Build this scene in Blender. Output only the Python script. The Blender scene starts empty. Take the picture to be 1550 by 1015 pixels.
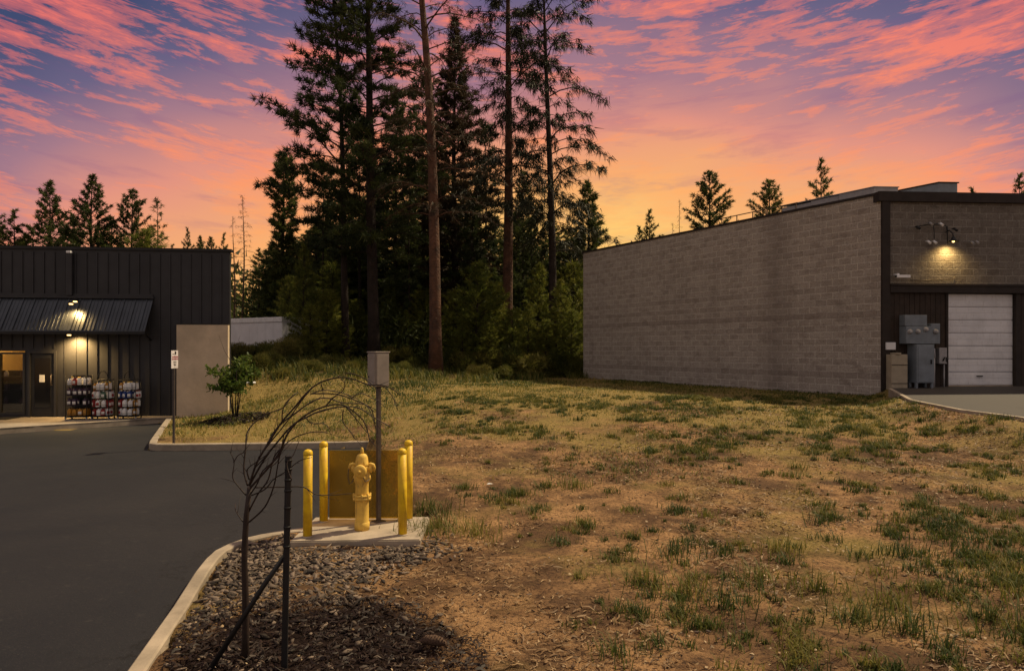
import bpy, math, random
import numpy as np
from mathutils import Vector, Matrix, noise
R = math.radians
scn = bpy.context.scene
col = scn.collection
F = 1033.3; CX = 775.0; HY = 527.0; CAMZ = 2.1

# ------------------------------------------------------------------ camera
cd = bpy.data.cameras.new('camera'); cam = bpy.data.objects.new('camera', cd); col.objects.link(cam)
cd.sensor_width = 36; cd.lens = 24; cd.clip_start = 0.05; cd.clip_end = 3000
cd.shift_y = 19.5 / 1550
cam.location = (0, 0, CAMZ); cam.rotation_euler = (R(90), 0, 0)
scn.camera = cam

# ------------------------------------------------------------------ exposure
scn.view_settings.view_transform = 'Standard'; scn.view_settings.look = 'None'
scn.view_settings.exposure = 0.0; scn.view_settings.gamma = 1.0
scn.cycles.max_bounces = 6; scn.cycles.transparent_max_bounces = 16
scn.cycles.use_denoising = True

def s2l(c):
    return tuple((v / 255 / 12.92) if v / 255 <= 0.04045 else ((v / 255 + 0.055) / 1.055) ** 2.4 for v in c) + (1,)

# ------------------------------------------------------------------ node helpers
class NT:
    def __init__(s, tree): s.t = tree; s.n = tree.nodes; s.l = tree.links
    def new(s, typ, **kw):
        nd = s.n.new(typ)
        for k, v in kw.items(): setattr(nd, k, v)
        return nd
    def put(s, sock, v):
        if hasattr(v, 'links'): s.l.new(v, sock)
        else: sock.default_value = v
    def math(s, op, a, b=0.0, c=None, clamp=False):
        m = s.new('ShaderNodeMath', operation=op); m.use_clamp = clamp
        s.put(m.inputs[0], a); s.put(m.inputs[1], b)
        if c is not None: s.put(m.inputs[2], c)
        return m.outputs[0]
    def ramp(s, fac, stops, interp='LINEAR'):
        r = s.new('ShaderNodeValToRGB'); cr = r.color_ramp; cr.interpolation = interp
        while len(cr.elements) < len(stops): cr.elements.new(0.5)
        for e, (p, c) in zip(cr.elements, stops):
            e.position = p; e.color = c if hasattr(c, '__len__') else (c, c, c, 1)
        s.put(r.inputs[0], fac); return r.outputs[0]
    def mix(s, fac, a, b, blend='MIX'):
        m = s.new('ShaderNodeMix', data_type='RGBA', blend_type=blend)
        s.put(m.inputs[0], fac); s.put(m.inputs[6], a); s.put(m.inputs[7], b); return m.outputs[2]
    def xyz(s, x, y, z):
        c = s.new('ShaderNodeCombineXYZ'); s.put(c.inputs[0], x); s.put(c.inputs[1], y); s.put(c.inputs[2], z); return c.outputs[0]
    def noise(s, vec, scale, detail=4, rough=.55, dist=0.0):
        n = s.new('ShaderNodeTexNoise'); s.put(n.inputs['Vector'], vec)
        n.inputs['Scale'].default_value = scale; n.inputs['Detail'].default_value = detail
        n.inputs['Roughness'].default_value = rough; n.inputs['Distortion'].default_value = dist
        return n.outputs[0]

# ------------------------------------------------------------------ world: sunset sky
SUN_AZ = Vector((.85, .525, 0)).normalized(); SUN_EL = R(53)
w = bpy.data.worlds.new("World"); scn.world = w; w.use_nodes = True
N = NT(w.node_tree); N.n.clear()
tc = N.new('ShaderNodeTexCoord'); sp = N.new('ShaderNodeSeparateXYZ'); N.l.new(tc.outputs['Generated'], sp.inputs[0])
X, Y, Z = sp.outputs
az = N.math('ARCTAN2', X, Y); el = N.math('ARCSINE', Z)
az0 = N.math('SUBTRACT', az, .10); az2 = N.math('MULTIPLY', az0, az0)
azr = N.math('MAXIMUM', az0, 0.0); azr2 = N.math('MULTIPLY', azr, azr)
eld = N.math('MULTIPLY', el, 57.3)
warp0 = N.noise(N.xyz(X, Y, N.math('MULTIPLY', Z, 2.0)), 2.6, 3, .5)
t = N.math('ADD', eld, N.math('MULTIPLY', az2, 22.0))
t = N.math('ADD', t, N.math('MULTIPLY', azr2, 12.0))
t = N.math('ADD', t, N.math('MULTIPLY', N.math('SUBTRACT', warp0, .5), 10.0))
tn = N.math('DIVIDE', t, 90.0, clamp=True)
base = N.ramp(tn, [(0, s2l((255, 206, 118))), (.10, s2l((255, 200, 110))), (.155, s2l((246, 172, 110))), (.21, s2l((226, 146, 125))),
                   (.255, s2l((164, 120, 134))), (.31, s2l((106, 96, 128))), (.375, s2l((62, 72, 108))), (.50, s2l((60, 74, 110))),
                   (.62, s2l((128, 124, 138))), (1, s2l((164, 156, 154)))])
# streaks bend up to both sides of the glow
zz = N.math('SUBTRACT', Z, N.math('MULTIPLY', az2, .10))
v1 = N.xyz(X, Y, N.math('MULTIPLY', zz, 5.0))
wv = N.new('ShaderNodeVectorMath', operation='ADD'); N.l.new(v1, wv.inputs[0])
w1 = N.noise(v1, 2.0, 3, .5); N.l.new(N.xyz(N.math('MULTIPLY', w1, .30), 0.0, N.math('MULTIPLY', w1, .22)), wv.inputs[1])
c1 = N.noise(wv.outputs[0], 10.5, 10, .68, .2)
v2 = N.xyz(N.math('ADD', X, 3.1), Y, N.math('MULTIPLY', zz, 6.0))
c2 = N.noise(v2, 24, 7, .68, .6)
cc = N.math('ADD', N.math('MULTIPLY', c1, .68), N.math('MULTIPLY', c2, .32))
brk = N.noise(N.xyz(X, Y, N.math('MULTIPLY', zz, 2.6)), 3.9, 4, .55)
cc = N.math('ADD', cc, N.math('MULTIPLY', N.math('SUBTRACT', brk, .5), .50))
m1 = N.ramp(cc, [(.462, 0.0), (.532, .5), (.645, 1.0)], 'EASE')
cloudcol = N.ramp(tn, [(0, s2l((255, 196, 100))), (.14, s2l((255, 176, 100))), (.21, s2l((253, 146, 100))), (.30, s2l((246, 128, 104))),
                       (.42, s2l((228, 108, 108))), (.60, s2l((196, 130, 120))), (1, s2l((190, 160, 140)))])
fad = N.ramp(tn, [(0, .45), (.12, .7), (.22, .92), (1, .90)])
skyc = N.mix(N.math('MULTIPLY', m1, fad), base, cloudcol)
# darker mauve undersides between streaks
v3 = N.xyz(X, Y, N.math('MULTIPLY', zz, 6.0))
d1 = N.ramp(N.noise(v3, 8, 6, .6, .3), [(.50, 0.0), (.68, .55)], 'EASE')
dm = N.math('MULTIPLY', d1, N.math('SUBTRACT', 1.0, m1, clamp=True))
skyc = N.mix(N.math('MULTIPLY', dm, .8), skyc, N.mix(.5, base, s2l((120, 84, 128))))
nish = N.new('ShaderNodeTexSky', sky_type='NISHITA'); nish.sun_disc = False
nish.sun_elevation = SUN_EL; nish.sun_rotation = math.atan2(SUN_AZ.x, SUN_AZ.y)
bg1 = N.new('ShaderNodeBackground'); N.l.new(skyc, bg1.inputs[0]); bg1.inputs[1].default_value = 1.0
bg2 = N.new('ShaderNodeBackground'); N.l.new(nish.outputs[0], bg2.inputs[0]); bg2.inputs[1].default_value = 0.003
ad = N.new('ShaderNodeAddShader'); N.l.new(bg1.outputs[0], ad.inputs[0]); N.l.new(bg2.outputs[0], ad.inputs[1])
out = N.new('ShaderNodeOutputWorld'); N.l.new(ad.outputs[0], out.inputs[0])

# ------------------------------------------------------------------ sun
sd = bpy.data.lights.new('sun', 'SUN'); so = bpy.data.objects.new('sun', sd); col.objects.link(so)
sd.energy = 4.8; sd.angle = R(1.0); sd.color = (1.0, .80, .50)
sdir = Vector((SUN_AZ.x * math.cos(SUN_EL), SUN_AZ.y * math.cos(SUN_EL), math.sin(SUN_EL)))
so.rotation_euler = (-sdir).to_track_quat('-Z', 'Y').to_euler(); so.location = sdir * 60

# ------------------------------------------------------------------ object helpers
def tag(o, label=None, cat=None, group=None, kind=None):
    if label: o['label'] = label
    if cat: o['category'] = cat
    if group: o['group'] = group
    if kind: o['kind'] = kind
    return o
def empty(name, loc, label, cat, group=None, rz=0):
    o = bpy.data.objects.new(name, None); col.objects.link(o); o.location = loc; o.rotation_euler.z = rz
    o.empty_display_size = .1
    return tag(o, label, cat, group)
def link(name, me, parent=None, mats=()):
    o = bpy.data.objects.new(name, me); col.objects.link(o)
    for m in mats:
        if m.name not in [x.name for x in me.materials if x]: me.materials.append(m)
    if parent: o.parent = parent
    return o
def copy_tree(o, parent=None):
    c = o.copy(); col.objects.link(c)
    if parent: c.parent = parent
    for ch in o.children: copy_tree(ch, c)
    return c

class MB:
    """mesh collector; world or thing-local coordinates, optional matrix"""
    def __init__(s, M=None): s.v = []; s.f = []; s.m = []; s.M = M; s.uv = {}; s.sm = []
    def add(s, vs, fs, mi=0, smooth=False):
        b = len(s.v)
        for p in vs:
            p = Vector(p)
            s.v.append(tuple(s.M @ p) if s.M is not None else tuple(p))
        for f in fs: s.f.append([b + i for i in f]); s.m.append(mi); s.sm.append(smooth)
        return s
    def box(s, x0, x1, y0, y1, z0, z1, mi=0, bev=0.0):
        if bev <= 0:
            vs = [(x, y, z) for z in (z0, z1) for y in (y0, y1) for x in (x0, x1)]
            return s.add(vs, [(0, 2, 3, 1), (4, 5, 7, 6), (0, 1, 5, 4), (2, 6, 7, 3), (0, 4, 6, 2), (1, 3, 7, 5)], mi)
        import bmesh
        bm = bmesh.new(); bmesh.ops.create_cube(bm, size=1)
        for v in bm.verts: v.co = Vector(((x0 + x1) / 2 + v.co.x * (x1 - x0), (y0 + y1) / 2 + v.co.y * (y1 - y0), (z0 + z1) / 2 + v.co.z * (z1 - z0)))
        bmesh.ops.bevel(bm, geom=bm.edges[:], offset=bev, segments=2, affect='EDGES', profile=.6)
        bm.verts.index_update()
        s.add([v.co.copy() for v in bm.verts], [[v.index for v in f.verts] for f in bm.faces], mi); bm.free(); return s
    def tube(s, pts, rad, n=6, mi=0, smooth=True, cap=True):
        pts = [Vector(p) for p in pts]; k = len(pts)
        if not hasattr(rad, '__len__'): rad = [rad] * k
        vs = []; ref = None
        for i, p in enumerate(pts):
            d = (pts[min(i + 1, k - 1)] - pts[max(i - 1, 0)]).normalized()
            if ref is None: ref = d.orthogonal().normalized()
            ref = (ref - d * ref.dot(d)).normalized(); b = d.cross(ref)
            for j in range(n):
                a = 2 * math.pi * j / n
                vs.append(p + (ref * math.cos(a) + b * math.sin(a)) * rad[i])
        fs = [(i * n + j, i * n + (j + 1) % n, (i + 1) * n + (j + 1) % n, (i + 1) * n + j) for i in range(k - 1) for j in range(n)]
        s.add(vs, fs, mi, smooth)
        if cap:
            b = len(s.v) - k * n
            s.f.append([b + j for j in range(n)][::-1]); s.m.append(mi); s.sm.append(False)
            s.f.append([b + (k - 1) * n + j for j in range(n)]); s.m.append(mi); s.sm.append(False)
        return s
    def lathe(s, prof, c=(0, 0, 0), n=24, mi=0, axis='z', smooth=True):
        vs = []
        for r, h in prof:
            for j in range(n):
                a = 2 * math.pi * j / n; u, v_ = r * math.cos(a), r * math.sin(a)
                if axis == 'z': q = (u, v_, h)
                elif axis == 'y': q = (u, h, v_)
                else: q = (h, u, v_)
                vs.append((c[0] + q[0], c[1] + q[1], c[2] + q[2]))
        k = len(prof)
        fs = [(i * n + j, i * n + (j + 1) % n, (i + 1) * n + (j + 1) % n, (i + 1) * n + j) for i in range(k - 1) for j in range(n)]
        s.add(vs, fs, mi, smooth)
        b = len(s.v) - k * n
        s.f.append([b + j for j in range(n)][::-1]); s.m.append(mi); s.sm.append(False)
        s.f.append([b + (k - 1) * n + j for j in range(n)]); s.m.append(mi); s.sm.append(False)
        return s
    def prism(s, poly, z0, z1, mi=0):
        n = len(poly); z0s = z0 if hasattr(z0, '__len__') else [z0] * n; z1s = z1 if hasattr(z1, '__len__') else [z1] * n
        vs = [(p[0], p[1], a) for p, a in zip(poly, z0s)] + [(p[0], p[1], a) for p, a in zip(poly, z1s)]
        ar = sum(poly[i][0] * poly[(i + 1) % n][1] - poly[(i + 1) % n][0] * poly[i][1] for i in range(n))
        fs = [tuple(range(n))[::-1], tuple(range(n, 2 * n))] + [(i, (i + 1) % n, n + (i + 1) % n, n + i) for i in range(n)]
        if ar < 0: fs = [f[::-1] for f in fs]
        return s.add(vs, fs, mi)
    def build(s, name, mats, parent=None):
        me = bpy.data.meshes.new(name); me.from_pydata(s.v, [], s.f); me.update()
        for m in (mats if isinstance(mats, (list, tuple)) else [mats]): me.materials.append(m)
        me.polygons.foreach_set('material_index', s.m); me.polygons.foreach_set('use_smooth', s.sm)
        o = bpy.data.objects.new(name, me); col.objects.link(o)
        if parent: o.parent = parent
        return o

def npmesh(name, V, faces, tint=None):
    """V (n,3); faces: list of int arrays (m,k)"""
    me = bpy.data.meshes.new(name); V = np.asarray(V, np.float32)
    me.vertices.add(len(V)); me.vertices.foreach_set('co', V.ravel())
    faces = [f for f in faces if len(f)]
    nl = sum(f.size for f in faces); nf = sum(len(f) for f in faces)
    me.loops.add(nl); me.polygons.add(nf)
    me.loops.foreach_set('vertex_index', np.concatenate([f.ravel() for f in faces]).astype(np.int32))
    tot = np.concatenate([np.full(len(f), f.shape[1]) for f in faces]).astype(np.int32)
    st = np.concatenate([[0], np.cumsum(tot)[:-1]]).astype(np.int32)
    me.polygons.foreach_set('loop_start', st)
    me.update(calc_edges=True)
    if tint is not None:
        a = me.attributes.new('tint', 'FLOAT', 'POINT'); a.data.foreach_set('value', np.asarray(tint, np.float32))
    return me

# ------------------------------------------------------------------ materials
def bsdf(name):
    m = bpy.data.materials.new(name); m.use_nodes = True
    n = NT(m.node_tree); return m, n, n.n['Principled BSDF']
def sepxyz(n, v):
    q = n.new('ShaderNodeSeparateXYZ'); n.l.new(v, q.inputs[0]); return q.outputs
def surf(name, c, rough=.7, var=.25, scale=6.0, bump=.15, bscale=40.0, metal=0.0, bdist=.01, c2=None, spec=.4, chip=None):
    m, n, b = bsdf(name); tc = n.new('ShaderNodeTexCoord').outputs['Object']
    c = tuple(c)[:3]; c2 = c2 or tuple(v * (1 - var) for v in c)
    f = n.ramp(n.noise(tc, scale, 6, .65), [(.35, 0.0), (.68, 1.0)])
    cc_ = n.mix(f, c + (1,), tuple(c2)[:3] + (1,))
    if chip:
        cc_ = n.mix(n.ramp(n.noise(tc, 9, 6, .75, .5), [(.60, 0.0), (.64, .8)]), cc_, tuple(chip) + (1,))
        cc_ = n.mix(n.ramp(n.noise(n.xyz(*[n.math('MULTIPLY', q, k) for q, k in zip(sepxyz(n, tc), (1, 1, .12))]), 28, 4, .6), [(.56, 0.0), (.74, .55)]), cc_, tuple(v * .6 for v in chip) + (1,))
    n.l.new(cc_, b.inputs['Base Color'])
    n.l.new(n.math('MULTIPLY_ADD', n.noise(tc, scale * 2.3, 3), .25, rough - .12), b.inputs['Roughness'])
    b.inputs['Metallic'].default_value = metal; b.inputs['Specular IOR Level'].default_value = spec
    if bump:
        bp = n.new('ShaderNodeBump'); bp.inputs['Strength'].default_value = bump; bp.inputs['Distance'].default_value = bdist
        n.l.new(n.noise(tc, bscale, 5, .6), bp.inputs['Height']); n.l.new(bp.outputs[0], b.inputs['Normal'])
    return m
def glow(name, c, s):
    m, n, b = bsdf(name); b.inputs['Base Color'].default_value = tuple(c) + (1,)
    b.inputs['Emission Color'].default_value = tuple(c) + (1,); b.inputs['Emission Strength'].default_value = s; return m
def leafmat(name, stops, trans=.3, rough=.6):
    m, n, b = bsdf(name); at = n.new('ShaderNodeAttribute', attribute_name='tint')
    tc = n.new('ShaderNodeTexCoord').outputs['Object']
    f = n.math('ADD', n.math('MULTIPLY', at.outputs['Fac'], .6), n.math('MULTIPLY', n.noise(tc, .9, 3), .4))
    oi = n.new('ShaderNodeObjectInfo')
    f = n.math('ADD', f, n.math('MULTIPLY', n.math('SUBTRACT', oi.outputs['Random'], .5), .25), clamp=True)
    c = n.ramp(f, [(p, tuple(q) + (1,)) for p, q in stops])
    n.l.new(c, b.inputs['Base Color']); b.inputs['Roughness'].default_value = rough; b.inputs['Specular IOR Level'].default_value = .25
    tr = n.new('ShaderNodeBsdfTranslucent'); n.l.new(c, tr.inputs[0])
    mx = n.new('ShaderNodeMixShader'); mx.inputs[0].default_value = trans
    n.l.new(b.outputs[0], mx.inputs[1]); n.l.new(tr.outputs[0], mx.inputs[2]); n.l.new(mx.outputs[0], n.n['Material Output'].inputs[0])
    return m

M = {}
M['pine'] = leafmat('pine_needles', [(.15, (.014, .024, .009)), (.5, (.038, .055, .017)), (.85, (.085, .10, .028))], .35)
M['fir'] = leafmat('fir_needles', [(.15, (.024, .038, .012)), (.5, (.060, .080, .022)), (.85, (.125, .14, .035))], .4)
M['young'] = leafmat('young_fir_needles', [(.15, (.06, .085, .016)), (.5, (.14, .16, .028)), (.85, (.26, .25, .045))], .5)
M['dry'] = leafmat('dry_needles', [(.15, (.026, .022, .011)), (.5, (.045, .032, .015)), (.85, (.085, .052, .024))], .2)
M['bush'] = leafmat('bush_leaves', [(.15, (.045, .060, .014)), (.5, (.11, .12, .026)), (.85, (.22, .19, .05))], .45)
M['darkpine'] = leafmat('dark_drooping_needles', [(.15, (.008, .012, .006)), (.5, (.018, .024, .010)), (.85, (.045, .045, .018))], .15)
M['leaf'] = leafmat('broad_leaves', [(.15, (.025, .055, .010)), (.5, (.07, .115, .020)), (.85, (.15, .19, .035))], .4, .5)
M['grass'] = leafmat('grass_blades', [(.05, (.018, .036, .009)), (.34, (.058, .082, .016)), (.60, (.20, .18, .038)), (.95, (.48, .33, .11))], .35)
M['straw'] = leafmat('dry_straw', [(.1, (.07, .038, .018)), (.5, (.22, .135, .065)), (.82, (.34, .23, .12)), (1, (.60, .50, .36))], .1)
M['chips'] = leafmat('wood_chips', [(.1, (.005, .0025, .002)), (.6, (.014, .007, .005)), (.88, (.036, .020, .012)), (1, (.35, .27, .20))], 0)
M['stone'] = leafmat('river_stones', [(.15, (.030, .024, .020)), (.45, (.095, .072, .055)), (.75, (.25, .19, .145)), (1, (.55, .46, .38))], 0, .8)
M['bark'] = surf('pine_bark', (.034, .022, .016), .9, .6, 3, 1.0, 14, bdist=.06)
M['redbark'] = surf('red_pine_bark', (.14, .066, .038), .9, .6, 2.2, 1.0, 9, bdist=.09, c2=(.04, .022, .015))
M['deadwood'] = surf('dead_wood', (.11, .065, .042), .9, .5, 3, .6, 20, bdist=.03)
M['twig'] = surf('dark_twig', (.030, .017, .012), .65, .5, 12, .4, 60, bdist=.004)

def ground_mat():
    m, n, b = bsdf('dry_lot_soil'); tc = n.new('ShaderNodeTexCoord').outputs['Object']
    a = n.noise(tc, .45, 5, .6); c = n.noise(tc, 3.0, 6, .7); d = n.noise(tc, 26, 5, .75)
    soil = n.mix(n.ramp(c, [(.35, 0.0), (.65, 1.0)]), (.45, .265, .125, 1), (.16, .088, .043, 1))
    soil = n.mix(n.ramp(n.noise(tc, 1.1, 5, .65, .4), [(.44, 0.0), (.58, .85)]), soil, (.085, .048, .027, 1))
    soil = n.mix(n.ramp(d, [(.38, 1.0), (.50, 0.0)]), soil, (.055, .033, .020, 1))
    soil = n.mix(n.ramp(d, [(.66, 0.0), (.78, .8)]), soil, (.50, .36, .22, 1))
    s = n.new('ShaderNodeSeparateXYZ'); n.l.new(tc, s.inputs[0])
    far = n.math('MULTIPLY', n.math('SUBTRACT', s.outputs[1], 11.0), .10, clamp=True)
    g = n.math('ADD', n.math('MULTIPLY', far, .30), a)
    olive = n.mix(n.ramp(d, [(.4, 0.0), (.6, 1.0)]), (.15, .125, .036, 1), (.34, .24, .085, 1))
    soil = n.mix(n.ramp(g, [(.52, 0.0), (.66, .85)]), soil, olive)
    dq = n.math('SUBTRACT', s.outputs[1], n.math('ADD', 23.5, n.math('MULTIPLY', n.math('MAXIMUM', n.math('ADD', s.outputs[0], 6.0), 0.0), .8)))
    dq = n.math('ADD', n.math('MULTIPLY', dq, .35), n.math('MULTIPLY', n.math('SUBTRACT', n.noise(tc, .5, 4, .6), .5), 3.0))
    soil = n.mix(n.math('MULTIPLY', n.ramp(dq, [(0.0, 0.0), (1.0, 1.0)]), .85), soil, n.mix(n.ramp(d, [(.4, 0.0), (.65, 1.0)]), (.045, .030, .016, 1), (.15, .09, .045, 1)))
    # dark mulch ring round the bare young tree and round the small leafy tree
    def ring(cx, cy, r0, r1, cc, soil, k=1.0):
        dx = n.math('MULTIPLY', n.math('SUBTRACT', s.outputs[0], cx), k); dy = n.math('SUBTRACT', s.outputs[1], cy)
        rr = n.math('SQRT', n.math('ADD', n.math('MULTIPLY', dx, dx), n.math('MULTIPLY', dy, dy)))
        rr = n.math('ADD', rr, n.math('MULTIPLY', n.math('SUBTRACT', c, .5), .9))
        q = n.math('DIVIDE', n.math('SUBTRACT', rr, r0), r1 - r0, clamp=True)
        return n.mix(q, cc, soil)
    soil = ring(-1.35, 4.55, .70, .90, (.014, .007, .005, 1), soil, .85)
    soil = ring(-7.2, 17.7, .7, 1.1, (.075, .042, .024, 1), soil)
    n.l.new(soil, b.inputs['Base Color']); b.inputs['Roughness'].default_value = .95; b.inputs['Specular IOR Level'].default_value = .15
    h = n.math('ADD', n.math('MULTIPLY', c, .5), n.math('MULTIPLY', d, .5)); h = n.math('ADD', h, n.math('MULTIPLY', n.noise(tc, 90, 3, .7), .25))
    bp = n.new('ShaderNodeBump'); bp.inputs['Strength'].default_value = .9; bp.inputs['Distance'].default_value = .07
    n.l.new(h, bp.inputs['Height']); n.l.new(bp.outputs[0], b.inputs['Normal']); return m
M['ground'] = ground_mat()

def asphalt_mat(name, c=(.0075, .009, .0125), far=(.017, .0165, .019)):
    m, n, b = bsdf(name); tc = n.new('ShaderNodeTexCoord').outputs['Object']
    a = n.noise(tc, .35, 5, .6, .4); g = n.noise(tc, 70, 4, .85); c3 = n.noise(tc, 6, 5, .7)
    cc = n.mix(n.ramp(a, [(.35, 0.0), (.7, 1.0)]), c + (1,), far + (1,))
    cc = n.mix(n.ramp(g, [(.58, 0.0), (.70, .7)]), cc, (.10, .09, .085, 1))
    cc = n.mix(n.ramp(c3, [(.60, 0.0), (.75, .35)]), cc, (.075, .068, .062, 1))
    n.l.new(cc, b.inputs['Base Color']); b.inputs['Specular IOR Level'].default_value = .32
    vo = n.new('ShaderNodeTexVoronoi', feature='DISTANCE_TO_EDGE'); vw = n.new('ShaderNodeVectorMath', operation='ADD'); n.l.new(tc, vw.inputs[0])
    wq = n.math('MULTIPLY', n.noise(tc, 1.3, 5, .7), 1.6); n.l.new(n.xyz(wq, wq, 0.0), vw.inputs[1]); n.l.new(vw.outputs[0], vo.inputs['Vector']); vo.inputs['Scale'].default_value = .28
    ck = n.math('MULTIPLY', n.ramp(vo.outputs['Distance'], [(0, 1.0), (.006, 0.0)]), n.ramp(n.noise(tc, .5, 2), [(.45, 0.0), (.6, .8)]))
    cc = n.mix(ck, cc, (.003, .003, .003, 1)); n.l.new(cc, b.inputs['Base Color'])
    n.l.new(n.math('MULTIPLY_ADD', a, .25, .62), b.inputs['Roughness'])
    bp = n.new('ShaderNodeBump'); bp.inputs['Strength'].default_value = .55; bp.inputs['Distance'].default_value = .006
    n.l.new(n.math('ADD', g, n.math('MULTIPLY', c3, 2.0)), bp.inputs['Height']); n.l.new(bp.outputs[0], b.inputs['Normal']); return m
M['asphalt'] = asphalt_mat('asphalt'); M['apron'] = asphalt_mat('apron_asphalt', (.036, .032, .031), (.058, .05, .046))
M['concrete'] = surf('concrete', (.42, .35, .27), .85, .40, 3.5, .4, 60, bdist=.004)
M['kerb'] = surf('kerb_concrete', (.40, .33, .25), .85, .45, 2.5, .5, 50, bdist=.006)
M['walk'] = surf('sidewalk_concrete', (.30, .26, .22), .85, .45, 1.6, .3, 60, bdist=.004)

def block_mat(name, mul=1.0):
    m, n, b = bsdf(name); uv = n.new('ShaderNodeTexCoord').outputs['UV']
    br = n.new('ShaderNodeTexBrick'); br.offset = .5; br.squash = 1
    wv = n.new('ShaderNodeVectorMath', operation='ADD'); n.l.new(uv, wv.inputs[0])
    nn = n.math('MULTIPLY', n.math('SUBTRACT', n.noise(uv, 3.0, 2), .5), .016); n.l.new(n.xyz(nn, nn, 0.0), wv.inputs[1])
    n.l.new(wv.outputs[0], br.inputs['Vector'])
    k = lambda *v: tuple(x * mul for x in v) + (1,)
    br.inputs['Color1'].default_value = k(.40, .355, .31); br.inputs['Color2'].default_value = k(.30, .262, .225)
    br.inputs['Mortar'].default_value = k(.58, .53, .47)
    br.inputs['Scale'].default_value = 1.0; br.inputs['Mortar Size'].default_value = .014; br.inputs['Mortar Smooth'].default_value = .35
    br.inputs['Bias'].default_value = -.35; br.inputs['Brick Width'].default_value = .4; br.inputs['Row Height'].default_value = .2
    s = n.new('ShaderNodeSeparateXYZ'); n.l.new(uv, s.inputs[0])
    row = n.math('FLOOR', n.math('DIVIDE', s.outputs[1], .2))
    wn = n.new('ShaderNodeTexWhiteNoise', noise_dimensions='1D'); n.l.new(row, wn.inputs['W'])
    c = n.mix(n.ramp(wn.outputs['Value'], [(.72, 0.0), (.95, .35)]), br.outputs['Color'], k(.16, .125, .11))
    big = n.noise(n.xyz(n.math('MULTIPLY', s.outputs[0], 1.6), n.math('MULTIPLY', s.outputs[1], .35), 0.0), 1.0, 5, .6)
    c = n.mix(n.ramp(big, [(.5, 0.0), (.75, .35)]), c, k(.17, .145, .13))
    c = n.mix(n.ramp(n.noise(n.xyz(n.math('MULTIPLY', s.outputs[0], 3.0), n.math('MULTIPLY', s.outputs[1], .5), 4.0), 1.0, 5, .6), [(.62, 0.0), (.78, .35)]), c, k(.52, .48, .43))
    # old water streak down the wall
    st = n.math('ABSOLUTE', n.math('SUBTRACT', s.outputs[0], n.math('MULTIPLY_ADD', n.noise(uv, 1.3, 3), .5, 10.3)))
    c = n.mix(n.ramp(st, [(.0, .38), (.8, 0.0)]), c, k(.13, .105, .095))
    fine = n.noise(uv, 22, 6, .75)
    c = n.mix(n.ramp(n.noise(n.xyz(n.math('MULTIPLY', s.outputs[0], 2.2), n.math('MULTIPLY', s.outputs[1], 4.5), 1.0), 1.0, 4, .7), [(.50, 0.0), (.66, .5)]), c, k(.17, .135, .115))
    c = n.mix(n.ramp(fine, [(.34, .7), (.50, 0.0)]), c, k(.11, .09, .08))
    n.l.new(c, b.inputs['Base Color']); b.inputs['Roughness'].default_value = .95; b.inputs['Specular IOR Level'].default_value = .15
    h = n.math('ADD', n.math('MULTIPLY', br.outputs['Fac'], -.35), n.math('MULTIPLY', n.noise(uv, 9, 5, .7), 1.1))
    bp = n.new('ShaderNodeBump'); bp.inputs['Strength'].default_value = .9; bp.inputs['Distance'].default_value = .03
    n.l.new(h, bp.inputs['Height']); n.l.new(bp.outputs[0], b.inputs['Normal']); return m
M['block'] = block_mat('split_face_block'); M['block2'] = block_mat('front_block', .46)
M['darkmetal'] = surf('charcoal_siding', (.030, .030, .034), .55, .35, 1.3, .12, 8, bdist=.01)
M['awning'] = surf('awning_metal', (.070, .080, .098), .42, .3, 2, .15, 10, metal=.5, bdist=.01)
M['tan'] = surf('tan_plaster', (.62, .50, .36), .9, .25, 1.4, .5, 9, bdist=.02)
M['brownwood'] = surf('dark_brown_siding', (.040, .026, .019), .8, .5, 4, .4, 30, bdist=.006)
M['trim'] = surf('dark_brown_trim', (.026, .018, .015), .75, .4, 4, .3, 30, bdist=.004)
M['white'] = surf('white_metal', (.78, .78, .80), .55, .15, 1.5, .1, 12)
M['doorwhite'] = surf('white_roller_door', (.74, .74, .77), .55, .22, 1.8, .12, 14, chip=(.60, .58, .58))
M['greymetal'] = surf('grey_enamel', (.19, .22, .255), .5, .3, 4, .1, 20)
M['greymetal2'] = surf('pale_grey_enamel', (.34, .33, .34), .5, .3, 6, .1, 20)
M['beige'] = surf('beige_enamel', (.38, .32, .23), .6, .25, 5, .1, 20)
M['steel'] = surf('post_steel', (.13, .105, .09), .5, .4, 9, .15, 40, metal=.4, bdist=.003)
M['boxgrey'] = surf('post_box_paint', (.31, .27, .23), .5, .25, 7, .1, 30)
M['yellow'] = surf('safety_yellow', (.86, .60, .018), .5, .28, 5, .25, 30, bdist=.004, c2=(.55, .30, .012), chip=(.34, .20, .04))
M['hydrant'] = surf('hydrant_yellow', (.80, .52, .09), .6, .35, 9, .35, 45, bdist=.004, c2=(.58, .38, .08), chip=(.32, .19, .06))
M['black'] = surf('black_paint', (.012, .012, .013), .55, .4, 9, .15, 40, bdist=.003)
M['rubber'] = surf('black_rubber', (.01, .01, .01), .8)
M['red'] = surf('red_plastic', (.30, .02, .02), .45); M['blue'] = surf('blue_plastic', (.02, .05, .22), .4)
M['amber'] = surf('amber_plastic', (.42, .20, .02), .4); M['jugwhite'] = surf('white_plastic', (.75, .75, .76), .45)
M['purple'] = surf('dark_purple_plastic', (.05, .025, .06), .4); M['green'] = surf('green_plastic', (.05, .12, .08), .4)
M['yellowcap'] = surf('yellow_plastic', (.75, .50, .04), .4)
M['sign'] = surf('sign_white', (.70, .66, .68), .5); M['signred'] = surf('sign_red', (.32, .04, .07), .5)
M['floor'] = surf('shop_floor', (.25, .2, .15), .6); M['inwall'] = surf('shop_wall', (.52, .40, .22), .8, .1)
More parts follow.
